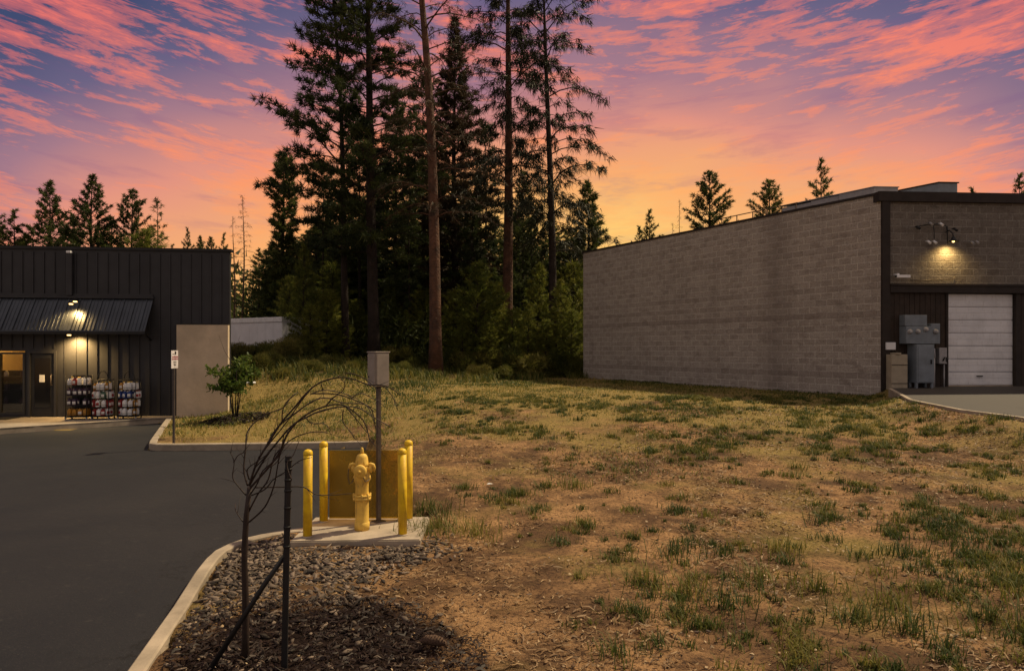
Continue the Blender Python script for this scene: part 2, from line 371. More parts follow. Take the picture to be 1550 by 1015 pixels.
M['roof'] = surf('roof_membrane', (.20, .19, .18), .9)
M['paper'] = surf('paper', (.7, .69, .66), .8, .05)
M['bulb'] = glow('warm_bulb', (1.0, .62, .20), 5)
M['softlamp'] = glow('ceiling_lamp', (1.0, .72, .36), 6)
def glass(name, c, rough=.05, alpha=.35):
    m, n, b = bsdf(name); b.inputs['Base Color'].default_value = c + (1,); b.inputs['Roughness'].default_value = rough
    tr = n.new('ShaderNodeBsdfTransparent'); tr.inputs[0].default_value = c + (1,)
    gl = n.new('ShaderNodeBsdfGlossy'); gl.inputs['Roughness'].default_value = rough
    mx = n.new('ShaderNodeMixShader'); mx.inputs[0].default_value = alpha
    n.l.new(tr.outputs[0], mx.inputs[1]); n.l.new(gl.outputs[0], mx.inputs[2]); n.l.new(mx.outputs[0], n.n['Material Output'].inputs[0]); return m
M['glass'] = glass('window_glass', (.8, .8, .78), .03, .05)
def ambermat():
    m, n, b = bsdf('amber_sheet'); tc = n.new('ShaderNodeTexCoord').outputs['Object']
    f = n.noise(n.xyz(0.0, 0.0, n.math('MULTIPLY', n.new('ShaderNodeSeparateXYZ').outputs[2], 1.0)), 3)
    c = n.mix(n.ramp(n.noise(tc, 4, 5, .6), [(.35, 0.0), (.7, 1.0)]), (.36, .27, .05, 1), (.20, .15, .035, 1))
    n.l.new(c, b.inputs['Base Color']); b.inputs['Roughness'].default_value = .5
    tr = n.new('ShaderNodeBsdfTransparent'); tr.inputs[0].default_value = (1, .78, .16, 1)
    mx = n.new('ShaderNodeMixShader'); mx.inputs[0].default_value = .46
    n.l.new(tr.outputs[0], mx.inputs[1]); n.l.new(b.outputs[0], mx.inputs[2]); n.l.new(mx.outputs[0], n.n['Material Output'].inputs[0]); return m
M['ambersheet'] = ambermat()

# ------------------------------------------------------------------ terrain
def sm(x): x = np.clip(x, 0, 1); return x * x * (3 - 2 * x)
def height(x, y):
    x = np.asarray(x, float); y = np.asarray(y, float)
    rt = .09 + .63 * sm((y - 7.5) / 12)
    lf = .11 + .80 * sm((y - 14) / 12) * np.maximum(sm((x + 9.3) / 3.2), sm((y - 20.3) / 3.5))
    wr = sm((x + 4.5) / 4.0)
    h = rt * wr + lf * (1 - wr)
    h = h + .35 * sm((y - 30) / 14)
    h = h + 1.05 * np.exp(-((x + 12.5) ** 2 / 30 + (y - 33) ** 2 / 30))
    h = h + .30 * np.exp(-((x + 8) ** 2 / 10 + (y - 25) ** 2 / 12))
    ap = .75 + np.clip(y - 13.3, -14, 30) * .04
    wa = sm((x - 7.9 - np.clip((y - 15.8) / 3, 0, 1) * 2.4) / (1.6 - np.clip((y - 15.8) / 3, 0, 1) * 1.1)) * sm((y - 6) / 5)
    h = h * (1 - wa) + (ap - .03) * wa
    return h
KERB = [(-2.20, -6), (-2.26, 1), (-2.355, 4.16), (-2.597, 5.23), (-2.80, 6.03), (-2.875, 6.4), (-2.90, 6.65), (-2.86, 6.9), (-2.76, 7.12), (-2.62, 7.30), (-2.45, 7.43), (-2.27, 7.52)]
ISL = [(-3.0, 14.42), (-3.5, 14.34), (-4.06, 14.25), (-5.6, 14.08), (-6.9, 13.98), (-7.3, 14.0), (-7.52, 14.14), (-7.7, 14.5), (-8.7, 16.8), (-9.75, 19.25)]
WALKK = [(-9.75, 19.25), (-12.5, 16.75), (-15.5, 14.0), (-40, 13.0)]
ASPH = KERB + [(-2.25, 7.87), (-1.0, 7.89), (-1.15, 8.4), (-1.55, 9.5), (-2.1, 11.6), (-2.75, 13.6)] + ISL + WALKK[1:] + [(-40, -6)]
def inpoly(x, y, P):
    r = np.zeros(x.shape, bool); n = len(P)
    for i in range(n):
        x1, y1 = P[i]; x2, y2 = P[(i + 1) % n]
        if y1 == y2: continue
        c = ((y1 > y) != (y2 > y)) & (x < (x2 - x1) * (y - y1) / (y2 - y1) + x1); r ^= c
    return r
def segd(x, y, P):
    d = np.full(x.shape, 1e9)
    for (x1, y1), (x2, y2) in zip(P[:-1], P[1:]):
        L = (x2 - x1) ** 2 + (y2 - y1) ** 2; t_ = np.clip(((x - x1) * (x2 - x1) + (y - y1) * (y2 - y1)) / L, 0, 1)
        d = np.minimum(d, np.hypot(x - x1 - t_ * (x2 - x1), y - y1 - t_ * (y2 - y1)))
    return d
LB_A = Vector((-14.48, 19.3)); LB_B = Vector((-8.27, 20.0))
WALK = [(-9.75, 19.25), (-12.5, 16.75), (-15.5, 14.0), (-40, 13.0), (-40, 18), (-14.48, 19.45), (-8.27, 20.15), (-8.1, 19.95)]
def terrain_z(x, y, bumps=True):
    h = height(x, y)
    x = np.asarray(x, float); y = np.asarray(y, float)
    ia = inpoly(x, y, ASPH) | ((segd(x, y, KERB) < .055)) | (segd(x, y, ISL) < .06)
    iw = inpoly(x, y, [(-9.6, 19.3), (-12.5, 16.7), (-40, 12.9), (-40, 29), (-13.6, 29), (-8.6, 20.3), (-8.3, 19.9)])
    h = np.where(iw, np.minimum(h, .03), h); h = np.where(ia, -.07, h)
    ap = inpoly(x, y, [(9.75, 12), (9.6, 16.2), (10.8, 19.4), (30, 21), (30, 5), (10.2, 5)])
    return np.where(ap, h - .06, h), ia | iw | ap
xs = np.concatenate([-np.geomspace(400, 10.2, 26), np.arange(-10, 12.01, .11), np.geomspace(12.3, 400, 26)])
ys = np.concatenate([[-300, -120, -50, -20, -8, -3, 0, 2], np.arange(3.4, 20.01, .11), np.geomspace(20.4, 900, 60)])
gx, gy = np.meshgrid(xs, ys); gz, flat = terrain_z(gx, gy)
rs = random.Random(3)
zf = gz.copy()
for i in range(gx.shape[0]):
    for j in range(gx.shape[1]):
        if not flat[i, j] and gy[i, j] < 60:
            p = Vector((gx[i, j], gy[i, j], 0))
            zf[i, j] += .035 * noise.noise(p * .9) + .018 * noise.noise(p * 3.1) + .012 * noise.noise(p * 7.3)
ny, nx = gx.shape; idx = np.arange(nx * ny).reshape(ny, nx)
quads = np.stack([idx[:-1, :-1], idx[:-1, 1:], idx[1:, 1:], idx[1:, :-1]], -1).reshape(-1, 4)
me = npmesh('ground', np.stack([gx, gy, zf], -1).reshape(-1, 3), [quads])
me.polygons.foreach_set('use_smooth', [True] * len(me.polygons))
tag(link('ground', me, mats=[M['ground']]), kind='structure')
def gz_at(x, y): return float(terrain_z(np.array([x]), np.array([y]))[0][0])

def sheet(name, poly, z, mat):
    mb = MB(); mb.prism(poly, [q - .10 if hasattr(z, '__len__') else z - .05 for q in (z if hasattr(z, '__len__') else [z] * len(poly))], z if hasattr(z, '__len__') else z)
    o = mb.build(name, mat); tag(o, kind='structure'); return o
sheet('parking_lot', ASPH[::-1], 0.0, M['asphalt'])
AP = [(9.50, 16.2), (9.52, 14.4), (9.95, 13.3), (9.9, 5.0), (45, 5.0), (45, 22), (10.78, 19.52), (10.55, 18.9)]
sheet('driveway_apron', AP, [.75 + (p[1] - 13.3) * .04 for p in AP], M['apron'])
sheet('sidewalk', WALK, .15, M['walk'])

def kerb(name, pts, wd, z0, z1, side, mat):
    """rounded kerb swept along a polyline, laid on its `side` (+1 left of travel)"""
    P = [Vector((a, b)) for a, b in pts]; mb = MB()
    # resample
    Q = [P[0]]
    for a, b in zip(P[:-1], P[1:]):
        n_ = max(1, int((b - a).length / .6))
        for i in range(1, n_ + 1): Q.append(a.lerp(b, i / n_))
    prof = [(0, z0), (0, z1 - .015), (.015, z1), (wd - .012, z1), (wd, z1 - .012), (wd, z0)]
    vs = []
    for i, p in enumerate(Q):
        d = (Q[min(i + 1, len(Q) - 1)] - Q[max(i - 1, 0)]).normalized(); nn = Vector((-d.y, d.x)) * side
        for o_, z_ in prof:
            q = p + nn * o_; vs.append((q.x, q.y, z_ + .004 * noise.noise(Vector((q.x, q.y, z_)) * 2)))
    k = len(prof)
    fs = []
    for i in range(len(Q) - 1):
        for j in range(k - 1):
            f = (i * k + j, i * k + j + 1, (i + 1) * k + j + 1, (i + 1) * k + j); fs.append(f if side < 0 else f[::-1])
    fs += [tuple(range(k)), tuple(range((len(Q) - 1) * k, len(Q) * k))[::-1]]
    mb.add(vs, fs); o = mb.build(name, mat); tag(o, kind='structure'); return o
kerb('kerb', KERB, .115, -.12, .135, -1, M['kerb'])
kerb('kerb', ISL, .15, -.12, .14, -1, M['kerb'])
kerb('kerb', WALKK[:3], .06, -.1, .156, -1, M['kerb'])
mb = MB()
ek = [(10.5, 18.9), (9.50, 16.2), (9.50, 14.4), (9.93, 13.3), (9.88, 5.0)]
for (a, b), (c, d) in zip(ek[:-1], ek[1:]):
    za, zb = .75 + (b - 13.3) * .04 + .02, .75 + (d - 13.3) * .04 + .02
    mb.add([(a - .08, b, za - .3), (a + .02, b, za - .3), (a + .02, b, za), (a - .08, b, za), (c - .08, d, zb - .3), (c + .02, d, zb - .3), (c + .02, d, zb), (c - .08, d, zb)],
           [(0, 1, 2, 3), (7, 6, 5, 4), (3, 2, 6, 7), (0, 3, 7, 4), (1, 5, 6, 2)])
tag(mb.build('apron_kerb', M['kerb']), kind='structure')

# ------------------------------------------------------------------ frames for facades
class Frame:
    def __init__(s, o, e):
        s.o = Vector((o[0], o[1], 0)); d = Vector((e[0] - o[0], e[1] - o[1], 0)); s.L = d.length; s.u = d.normalized()
        s.n = Vector((s.u.y, -s.u.x, 0))      # outward (towards the lot)
        s.M = Matrix((( s.u.x, -s.n.x, 0, s.o.x), (s.u.y, -s.n.y, 0, s.o.y), (0, 0, 1, 0), (0, 0, 0, 1)))
        # local x along the wall, local y INTO the building, z up
    def hit(s, px, py=HY, off=0.0):
        d = Vector(((px - CX) / F, 1, (HY - py) / F)); o = Vector((0, 0, CAMZ)); p0 = s.o + s.n * off
        k = (p0 - o).dot(s.n) / d.dot(s.n); p = o + d * k
        return (p - s.o).dot(s.u), p.z
    def mb(s): return MB(s.M)
def uvbox(fr, s0, s1, z0, z1, y0, y1, name, mat, parent):
    mb = fr.mb(); mb.box(s0, s1, y0, y1, z0, z1); o = mb.build(name, mat, parent)
    uvl = o.data.uv_layers.new(name='UVMap')
    inv = fr.M.inverted()
    for p in o.data.polygons:
        for li in p.loop_indices:
            v = inv @ o.data.vertices[o.data.loops[li].vertex_index].co
            nl = inv.to_3x3() @ p.normal
            uvl.data[li].uv = (v.x if abs(nl.y) > .5 else v.y + 50, v.z)
    return o

# ================================================================== block building
C0 = (10.53, 19.5); D0 = (3.30, 31.6); E0 = (25.0, 20.5)
ZB, ZT = .45, 6.49
FS = Frame(D0, C0)      # side wall: x from far end to near corner, outward = towards the lot
FF = Frame(C0, E0)      # front with the roller door
bb = empty('block_building', (0, 0, 0), 'tan split-face concrete block building with dark brown front trim and white roller door', 'building')
uvbox(FS, 0, FS.L, ZB, ZT, 0, .2, 'side_wall', M['block'], bb)
zbeam0 = FF.hit(1400, 443)[1]; zbeam1 = FF.hit(1400, 429)[1]
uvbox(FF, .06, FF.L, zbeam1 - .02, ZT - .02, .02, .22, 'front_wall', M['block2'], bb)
mb = MB(); mb.prism([(3.45, 31.7), (10.7, 19.75), (24.9, 20.75), (26, 33)], 6.1, 6.2); mb.build('roof', M['roof'], bb)
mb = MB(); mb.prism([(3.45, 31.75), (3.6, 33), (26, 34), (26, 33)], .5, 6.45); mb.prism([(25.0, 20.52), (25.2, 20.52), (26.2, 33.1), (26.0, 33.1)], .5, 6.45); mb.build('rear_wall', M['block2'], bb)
mb = FS.mb(); mb.box(-.06, FS.L + .03, -.035, .26, ZT + .002, ZT + .07); mb.build('parapet_cap', M['trim'], bb)
mb = FF.mb(); mb.box(-.10, FF.L, -.10, .32, ZT - .20, ZT + .075); mb.build('cornice', M['trim'], bb)
s0 = FF.hit(1333)[0]; s1 = FF.hit(1345.5)[0]
mb = FF.mb(); mb.box(s0 + .01, s1, -.07, .017, .55, ZT - .203); mb.build('corner_trim', M['trim'], bb)
mb = FF.mb(); mb.box(s1 + .002, FF.L, -.09, .2, zbeam0, zbeam1 - .021); mb.box(s1 + .002, FF.L, -.12, -.093, zbeam1 - .07, zbeam1 - .02); mb.build('header_beam', M['trim'], bb)
d0, d1 = FF.hit(1434.5)[0], FF.hit(1537)[0]; dz0 = FF.hit(1480, 583)[1]; dz1 = FF.hit(1480, 444.5)[1]
mb = FF.mb(); x = s1
while x < d0 - .05:
    x2 = min(x + .155, d0 - .012); mb.box(x + .006, x2 - .006, .0 + .008 * (int(x * 50) % 2), .12, .6, zbeam0 - .003); x = x2
mb.build('wood_siding', M['brownwood'], bb); mb = FF.mb()
x = d1 + .02
while x < FF.L:
    x2 = min(x + .155, FF.L); mb.box(x + .006, x2 - .006, .0, .12, .6, zbeam0 - .003); x = x2
mb.build('wood_siding', M['brownwood'], bb)
mb = FF.mb(); mb.box(s1 + .0, FF.L, .17, .2, .6, zbeam0 - .004); mb.build('sheathing', M['trim'], bb)
gd = FF.mb(); npan = 7; ph = (dz1 - dz0) / npan
for i in range(npan):
    a, b = dz0 + i * ph, dz0 + (i + 1) * ph
    gd.box(d0 + .005, d1 - .005, .10, .14, a + .008, b - .008, bev=.006)
    gd.box(d0 + .02, d1 - .02, .093, .101, a + .045, a + ph * .46); gd.box(d0 + .02, d1 - .02, .093, .101, a + ph * .54, b - .045)
gd.box(d0 + .01, d1 - .01, .142, .16, dz0, dz1)
g = gd.build('roller_door', M['doorwhite'], bb)
mb = FF.mb(); mb.box((d0 + d1) / 2 - .09, (d0 + d1) / 2 + .09, .06, .09, dz0 + .25, dz0 + .28); mb.build('handle', M['black'], g)
mb = FF.mb(); mb.box(d0, d1, .09, .15, dz0 - .06, dz0 - .002); mb.build('door_sill', M['concrete'], bb)
for q0, q1 in ((d0 - .06, d0), (d1, d1 + .10)):
    mb = FF.mb(); mb.box(q0, q1, -.03, .13, dz0 - .1, dz1 + .05); mb.build('door_jamb', M['trim'], bb)
mb = FF.mb(); mb.box(.15, FF.L, .28, .3, .5, 6.0); mb.build('inner_wall', M['trim'], bb)

def fbox(mb, fr, px0, px1, py0, py1, dep, off=0.0, bev=.008, mi=0):
    """box on facade covering pixel rectangle, projecting `dep` from facade"""
    a, z1_ = fr.hit(px0, py0, off); b, z0_ = fr.hit(px1, py1, off)
    mb.box(a, b, -dep, -.002 - off, z0_, z1_, mi, bev)
    return a, b, z0_, z1_
# meter cabinet
mc = empty('meter_cabinet', (0, 0, 0), 'blue-grey electric meter cabinet with four round meters on the brown siding', 'meter cabinet')
mb = FF.mb(); fbox(mb, FF, 1373, 1399, 521, 578, .42); mb.build('cabinet', M['greymetal'], mc)
mb = FF.mb(); a, b, z0_, z1_ = fbox(mb, FF, 1375, 1397, 524, 576, .435, bev=.004); dr = mb.build('door', M['greymetal'], mc)
mb = FF.mb(); mb.box(b - .08, b - .055, -.47, -.435, (z0_ + z1_) / 2, (z0_ + z1_) / 2 + .12); mb.build('handle', M['black'], dr)
mb = FF.mb(); fbox(mb, FF, 1361, 1398, 494, 520, .32); mb.build('meter_box', M['greymetal'], mc)
mb = FF.mb(); fbox(mb, FF, 1361, 1394, 477, 493.4, .26); mb.build('terminal_box', M['greymetal'], mc)
mb = FF.mb(); fbox(mb, FF, 1398.5, 1412, 490, 520, .30); mb.build('side_box', M['greymetal'], mc)
for (px, py) in ((1366, 502), (1378, 502), (1390, 499), (1405, 502)):
    s_, z_ = FF.hit(px, py); mb = FF.mb()
    mb.lathe([(.07, -.30), (.07, -.335), (.056, -.345), (.054, -.375), (.04, -.39), (.0, -.393)], (s_, 0, z_), 16, axis='y'); mb.build('meter', M['greymetal2'], mc)
for px in (1374, 1397):
    for y_ in (-.40, -.12):
        s_, _ = FF.hit(px); mb = FF.mb(); mb.box(s_ - .03, s_ + .03, y_, y_ + .06, .80, FF.hit(1385, 578)[1]); mb.build('leg', M['greymetal'], mc)
s_, z_ = FF.hit(1405, 528); mb = FF.mb()
mb.tube([(s_, -.2, .85), (s_, -.2, z_)], .055, 10); mb.tube([(s_, -.2, z_ - .25), (s_, -.2, z_ + .02)], [.075, .05], 10); mb.build('conduit', M['greymetal2'], mc)
bc = empty('utility_box', (0, 0, 0), 'tall beige utility box at the corner of the block building', 'utility box')
mb = FF.mb(); a, b, z0_, z1_ = fbox(mb, FF, 1339, 1363, 536, 590, .32, bev=.015); mb.box(a, b, -.318, -.002, .75, z0_ + .0); mb.build('cabinet', M['beige'], bc)
for q0 in (z1_ - .30, z0_ + .2):
    mb = FF.mb(); mb.box(a, b, -.335, -.318, q0, q0 + .015); mb.build('seam', M['trim'], bc)
mb = FF.mb(); mb.box(a + .12, a + .26, -.36, -.05, z1_, z1_ + .05, bev=.01); mb.build('lid', M['beige'], bc)
b1 = FF.mb(); fbox(b1, FF, 1338, 1352, 518, 529, .12); tag(b1.build('junction_box', M['white']), 'small white junction box above the beige utility box', 'junction box')
b2 = empty('disconnect_box', (0, 0, 0), 'pale grey disconnect box with conduit beside the roller door', 'electrical box')
mb = FF.mb(); a, b, z0_, z1_ = fbox(mb, FF, 1416, 1427.5, 526, 550, .16); mb.build('box', M['greymetal2'], b2)
mb = FF.mb(); mb.tube([(b - .03, -.08, z0_), (b - .03, -.08, .9)], .022, 8); mb.build('conduit', M['greymetal2'], b2)
mb = FF.mb(); mb.tube([(a + .1, -.17, z0_ + .08), (a + .13, -.20, z0_ + .18), (b - .03, -.20, z0_ + .18), (b - .01, -.17, z0_ + .05)], .018, 6); mb.build('lever', M['black'], b2)
# front lights
def spotp(px, py, off): s_, z_ = FF.hit(px, py, off); return (s_, -off, z_)
wl = empty('wall_light', (0, 0, 0), 'lit warm lamp under a small hood on the front block wall', 'wall light')
p = spotp(1443, 365, .28)
mb = FF.mb(); mb.tube([(p[0], .02, p[2] + .30), (p[0], -.12, p[2] + .34), (p[0], -.26, p[2] + .22), (p[0], -.28, p[2] + .12)], .016, 8); mb.build('arm', M['black'], wl)
mb = FF.mb(); mb.lathe([(.02, .13), (.045, .11), (.06, .05), (.15, -.01), (.145, -.015), (.05, .03), (.0, .03)], (p[0], p[1], p[2]), 16); mb.build('hood', M['black'], wl)
mb = FF.mb(); mb.lathe([(.005, .03), (.03, .02), (.036, -.005), (.02, -.03), (.002, -.035)], (p[0], p[1], p[2] + .0), 12); mb.build('bulb', M['bulb'], wl)
def lamp(loc, e, rad=.05, c=(1, .66, .24), spot=None, tgt=None, blend=.8):
    l = bpy.data.lights.new('lamp_light', 'SPOT' if spot else 'POINT'); l.energy = e; l.color = c; l.shadow_soft_size = rad
    o = bpy.data.objects.new('lamp_light', l); col.objects.link(o); o.location = loc
    if spot:
        l.spot_size = R(spot); l.spot_blend = blend
        o.rotation_euler = (Vector(tgt) - Vector(loc)).to_track_quat('-Z', 'Y').to_euler()
    return o
pw = FF.M @ Vector((p[0], p[1] + .02, p[2] - .08)); lamp(pw, 85, .05, spot=150, tgt=FF.M @ Vector((p[0], .10, p[2] - 1.2)), blend=1.0)
# unlit floodlights and conduit
tr = empty('floodlight_rail', (0, 0, 0), 'dark conduit rail with small unlit spotlights on the front block wall', 'light rail')
mb = FF.mb()
q = [spotp(a, b, .05) for a, b in ((1388, 343), (1404, 340), (1422, 339), (1432, 342), (1434, 350))]; mb.tube(q, .014, 6)
q = [spotp(a, b, .05) for a, b in ((1434, 342), (1434, 368))]; mb.tube(q, .014, 6)
q = [spotp(a, b, .05) for a, b in ((1413, 341), (1414, 352), (1414, 362))]; mb.tube(q, .012, 6)
mb.tube([spotp(1388, 343, .05), spotp(1388, 346, .2)], .02, 6); mb.build('conduit', M['black'], tr)
for (px, py, mt) in ((1405, 366, 'white'), (1414, 366, 'white'), (1408, 338, 'greymetal2'), (1424, 339, 'white'), (1389, 344, 'black'), (1445, 347, 'black'), (1471, 367, 'greymetal2'), (1478, 366, 'greymetal2')):
    a_ = spotp(px, py, .14); mb = FF.mb()
    mb.tube([(a_[0], -.03, a_[2] + .03), (a_[0], -.13, a_[2] + .02), (a_[0] + .01, -.22, a_[2] - .05)], [.014, .03, .038], 8); mb.build('spotlight', M[mt], tr)
cv = empty('security_camera', (0, 0, 0), 'white security camera on the block wall above the dark beam', 'camera')
a_ = spotp(1356, 418, .12); mb = FF.mb(); mb.box(a_[0] - .03, a_[0] + .36, -.24, -.14, a_[2] - .05, a_[2] + .03, bev=.012); mb.build('housing', M['white'], cv)
mb = FF.mb(); mb.box(a_[0] + .02, a_[0] + .08, -.16, .02, a_[2] + .03, a_[2] + .08); mb.build('bracket', M['white'], cv)
mb = FF.mb(); mb.tube([(a_[0] - .032, -.19, a_[2] - .01), (a_[0] - .05, -.19, a_[2] - .01)], .03, 10); mb.build('lens', M['black'], cv)
cdp = FF.mb(); q = [spotp(a, b, .02) for a, b in ((1378, 424), (1400, 424), (1444, 422), (1445, 418))]; cdp.tube(q, .012, 6)
tag(cdp.build('cable', M['steel']), 'thin cable running along the block wall above the dark beam', 'cable')
# roof things
du = Vector((-.512, .859, 0)); dn = Vector((.859, .512, 0))
def roofM(px, d): x = (px - CX) / F * d; return Matrix(((dn.x, du.x, 0, x), (dn.y, du.y, 0, d), (0, 0, 1, 0), (0, 0, 0, 1)))
rb = empty('roof_duct', (0, 0, 0), 'long low pale metal duct along the flat roof edge', 'roof duct')
Mr = Matrix(((1, du.x, 0, (1323 - CX) / F * 20.5), (.07, du.y, 0, 20.5), (0, 0, 1, 0), (0, 0, 0, 1)))
mb = MB(Mr); mb.box(0, .75, 0, 1.15, 6.2, 6.93); mb.box(0.01, .74, 1.17, 2.15, 6.2, 6.91); mb.box(.02, .73, 2.17, 3.3, 6.2, 6.88); mb.build('casing', M['greymetal2'], rb)
mb = MB(Mr); mb.box(-.02, .77, -.02, 3.32, 6.932, 6.96); mb.build('lid', M['greymetal'], rb)
Mr = Matrix(((1, du.x, 0, (1421 - CX) / F * 22), (.07, du.y, 0, 22), (0, 0, 1, 0), (0, 0, 0, 1)))
rh = empty('roof_unit', (0, 0, 0), 'dark grey boxy rooftop ventilation unit, tallest thing on the flat roof', 'roof unit')
mb = MB(Mr); mb.box(0, .63, 0, 2.2, 6.2, 7.42, bev=.01); mb.build('housing', M['greymetal'], rh)
mb = MB(Mr); mb.box(-.03, .66, -.03, 2.23, 7.422, 7.46); mb.build('lid', M['trim'], rh)
mb = MB(Mr); [mb.box(.05, .58, -.012, -.001, 6.9 + i * .09, 6.94 + i * .09) for i in range(4)]; mb.build('louvre', M['greymetal'], rh)
x_ = (1457 - CX) / F * 23; mb = MB(); mb.lathe([(.05, 6.2), (.05, 7.1), (.02, 7.12)], (x_, 23, 0), 12); mb.lathe([(.08, 7.08), (.17, 7.15), (.17, 7.2), (.02, 7.3)], (x_, 23, 0), 14)
tag(mb.build('vent_pipe', M['steel']), 'small capped vent pipe beside the dark rooftop unit', 'vent')
ra = empty('roof_railing', (0, 0, 0), 'thin rusty guard rail along the roof edge of the block building', 'railing')
Mq = Matrix(((dn.x, du.x, 0, 10.53 + dn.x * .5), (dn.y, du.y, 0, 19.5 + dn.y * .5), (0, 0, 1, 0), (0, 0, 0, 1)))
mb = MB(Mq); mb.tube([(0, 3.1, 6.88), (0, 6.4, 6.88)], .018, 6); mb.build('rail', M['deadwood'], ra)
for y_ in (3.15, 3.7, 4.3, 4.9, 5.6, 6.3):
    mb = MB(Mq); mb.tube([(0, y_, 6.2), (0, y_, 6.88)], .02, 6); mb.build('post', M['deadwood'], ra)

# ================================================================== charcoal building
LB_L = (-26.0, LB_A.y - (26 - 14.48) * .113)
FL = Frame(LB_L, (LB_B.x, LB_B.y))
db = empty('charcoal_building', (0, 0, 0), 'low charcoal metal-clad shop with a ribbed awning and lit window', 'building')
ZL = 4.92
def L(px, py=HY, off=0): return FL.hit(px, py, off)
wx0, wx1 = L(-30)[0], L(38)[0]; wz0 = L(20, 627)[1]; wz1 = L(20, 533)[1]
dx0, dx1 = L(43)[0], L(86)[0]; dzt = L(60, 531)[1]
mb = FL.mb()
mb.box(0, wx0, 0, .12, .0, ZL); mb.box(wx0, dx1, 0, .12, max(wz1, dzt), ZL); mb.box(wx1, dx0, 0, .12, .0, max(wz1, dzt))
mb.box(dx1, FL.L, 0, .12, 0, ZL); mb.box(wx0, wx1, 0, .12, 0, wz0)
x = .2
while x < FL.L - .05:                                  # battens
    if x < wx0 - .03 or x > dx1 + .05: mb.box(x, x + .035, -.028, .0, .16, ZL - .08)
    elif x > wx0: mb.box(x, x + .035, -.028, .0, max(wz1, dzt) + .08, ZL - .08)
    x += .285
mb.build('front_wall', M['darkmetal'], db)
BK = 9.0
sk = lambda y: FL.L - .001 - y * .56          # the end wall runs back at a slant
mb = FL.mb(); mb.prism([(sk(.122), .122), (sk(BK), BK), (sk(BK) - .14, BK), (sk(.122) - .14, .122)], 0, ZL); mb.box(0, .12, .122, BK, 0, ZL); mb.box(.122, sk(BK) - .142, BK - .12, BK, 0, ZL)
y_ = .3
while y_ < BK: mb.prism([(sk(y_), y_), (sk(y_) + .03, y_ + .01), (sk(y_ + .035) + .03, y_ + .045), (sk(y_ + .035), y_ + .035)], .3, ZL - .08); y_ += .285
mb.build('rear_wall', M['darkmetal'], db)
mb = FL.mb(); mb.prism([(.13, .13), (sk(.13) - .16, .13), (sk(BK - .13) - .16, BK - .13), (.13, BK - .13)], 4.6, 4.66); mb.build('roof', M['roof'], db)
mb = FL.mb(); mb.box(-.05, FL.L + .05, -.045, .2, ZL + .002, ZL + .08); mb.prism([(sk(.202) - .2, .202), (sk(.202) + .05, .202), (sk(BK) + .05, BK), (sk(BK) - .2, BK)], ZL + .002, ZL + .08); mb.build('parapet_cap', M['black'], db)
# downspout
a, _ = L(103); b, _ = L(112)
ds = FL.mb(); ds.box(a, b, -.13, -.032, L(108, 447)[1], ZL - .12); dso = ds.build('downspout', M['darkmetal'], db)
mb = FL.mb(); mb.box(a + .02, b - .02, -.15, -.03, ZL - .115, ZL - .05, bev=.01); mb.build('outlet_cap', M['white'], dso)
# awning
AW = .62; aw1 = L(219, 500, AW)[0]; zt = L(100, 451, .03)[1]; zf_ = L(100, 500, AW)[1]
aw = FL.mb(); aw.add([(.5, -.03, zt), (aw1, -.03, zt), (aw1, -AW, zf_), (.5, -AW, zf_), (.5, -.03, zt - .03), (aw1, -.03, zt - .03), (aw1, -AW, zf_ - .03), (.5, -AW, zf_ - .03)],
       [(0, 3, 2, 1), (4, 5, 6, 7), (0, 1, 5, 4), (1, 2, 6, 5), (2, 3, 7, 6), (3, 0, 4, 7)])
x = .55; k = 0
while x < aw1 - .03:
    hh = .045 if k % 3 == 0 else .016; ww = .035 if k % 3 == 0 else .022
    aw.add([(x, -.03, zt + .001), (x + ww, -.03, zt + .001), (x + ww, -AW - .01, zf_ + .001), (x, -AW - .01, zf_ + .001), (x + .006, -.03, zt + hh), (x + ww - .006, -.03, zt + hh), (x + ww - .006, -AW - .01, zf_ + hh), (x + .006, -AW - .01, zf_ + hh)],
           [(4, 7, 6, 5), (0, 4, 5, 1), (1, 5, 6, 2), (2, 6, 7, 3), (3, 7, 4, 0)]); x += .10; k += 1
awo = aw.build('awning', M['awning'], db)
mb = FL.mb(); mb.box(.5, aw1, -.06, -.028, zt + .05, zt + .13); mb.box(.5, aw1 + .03, -.10, -.03, zt - .0, zt + .048); mb.build('flashing', M['darkmetal'], awo)
mb = FL.mb()
mb.box(.5, aw1, -AW + .01, -AW + .07, zf_ - .10, zf_ - .032); 
for xx in (2, 5, 8, aw1 - .06): mb.tube([(xx, -.03, zf_ - .25), (xx, -AW + .05, zf_ - .06)], .025, 6)
mb.build('awning_frame', M['black'], awo)
# door
mb = FL.mb(); mb.box(dx0, dx0 + .06, -.04, .10, .15, dzt); mb.box(dx1 - .06, dx1, -.04, .10, .15, dzt); mb.box(dx0 + .06, dx1 - .06, -.04, .10, dzt - .06, dzt); mb.build('door_frame', M['darkmetal'], db)
mb = FL.mb(); mb.box(dx0 + .065, dx1 - .065, .0, .05, .17, dzt - .065, bev=.004)
dr = mb.build('door', M['black'], db)
gm, gn, gb = bsdf('dark_glass'); gb.inputs['Base Color'].default_value = (.006, .006, .007, 1); gb.inputs['Roughness'].default_value = .08; M['darkglass'] = gm
mb = FL.mb(); mb.box(dx0 + .17, dx1 - .17, -.008, -.001, .42, dzt - .2); mb.build('pane', M['darkglass'], dr)
mb = FL.mb(); a, b, z0_, z1_ = L(60, 560)[0], L(68, 560)[0], L(64, 578)[1], L(64, 567)[1]; mb.box(a, b, -.016, -.0085, z0_, z1_); mb.build('notice', M['paper'], dr)
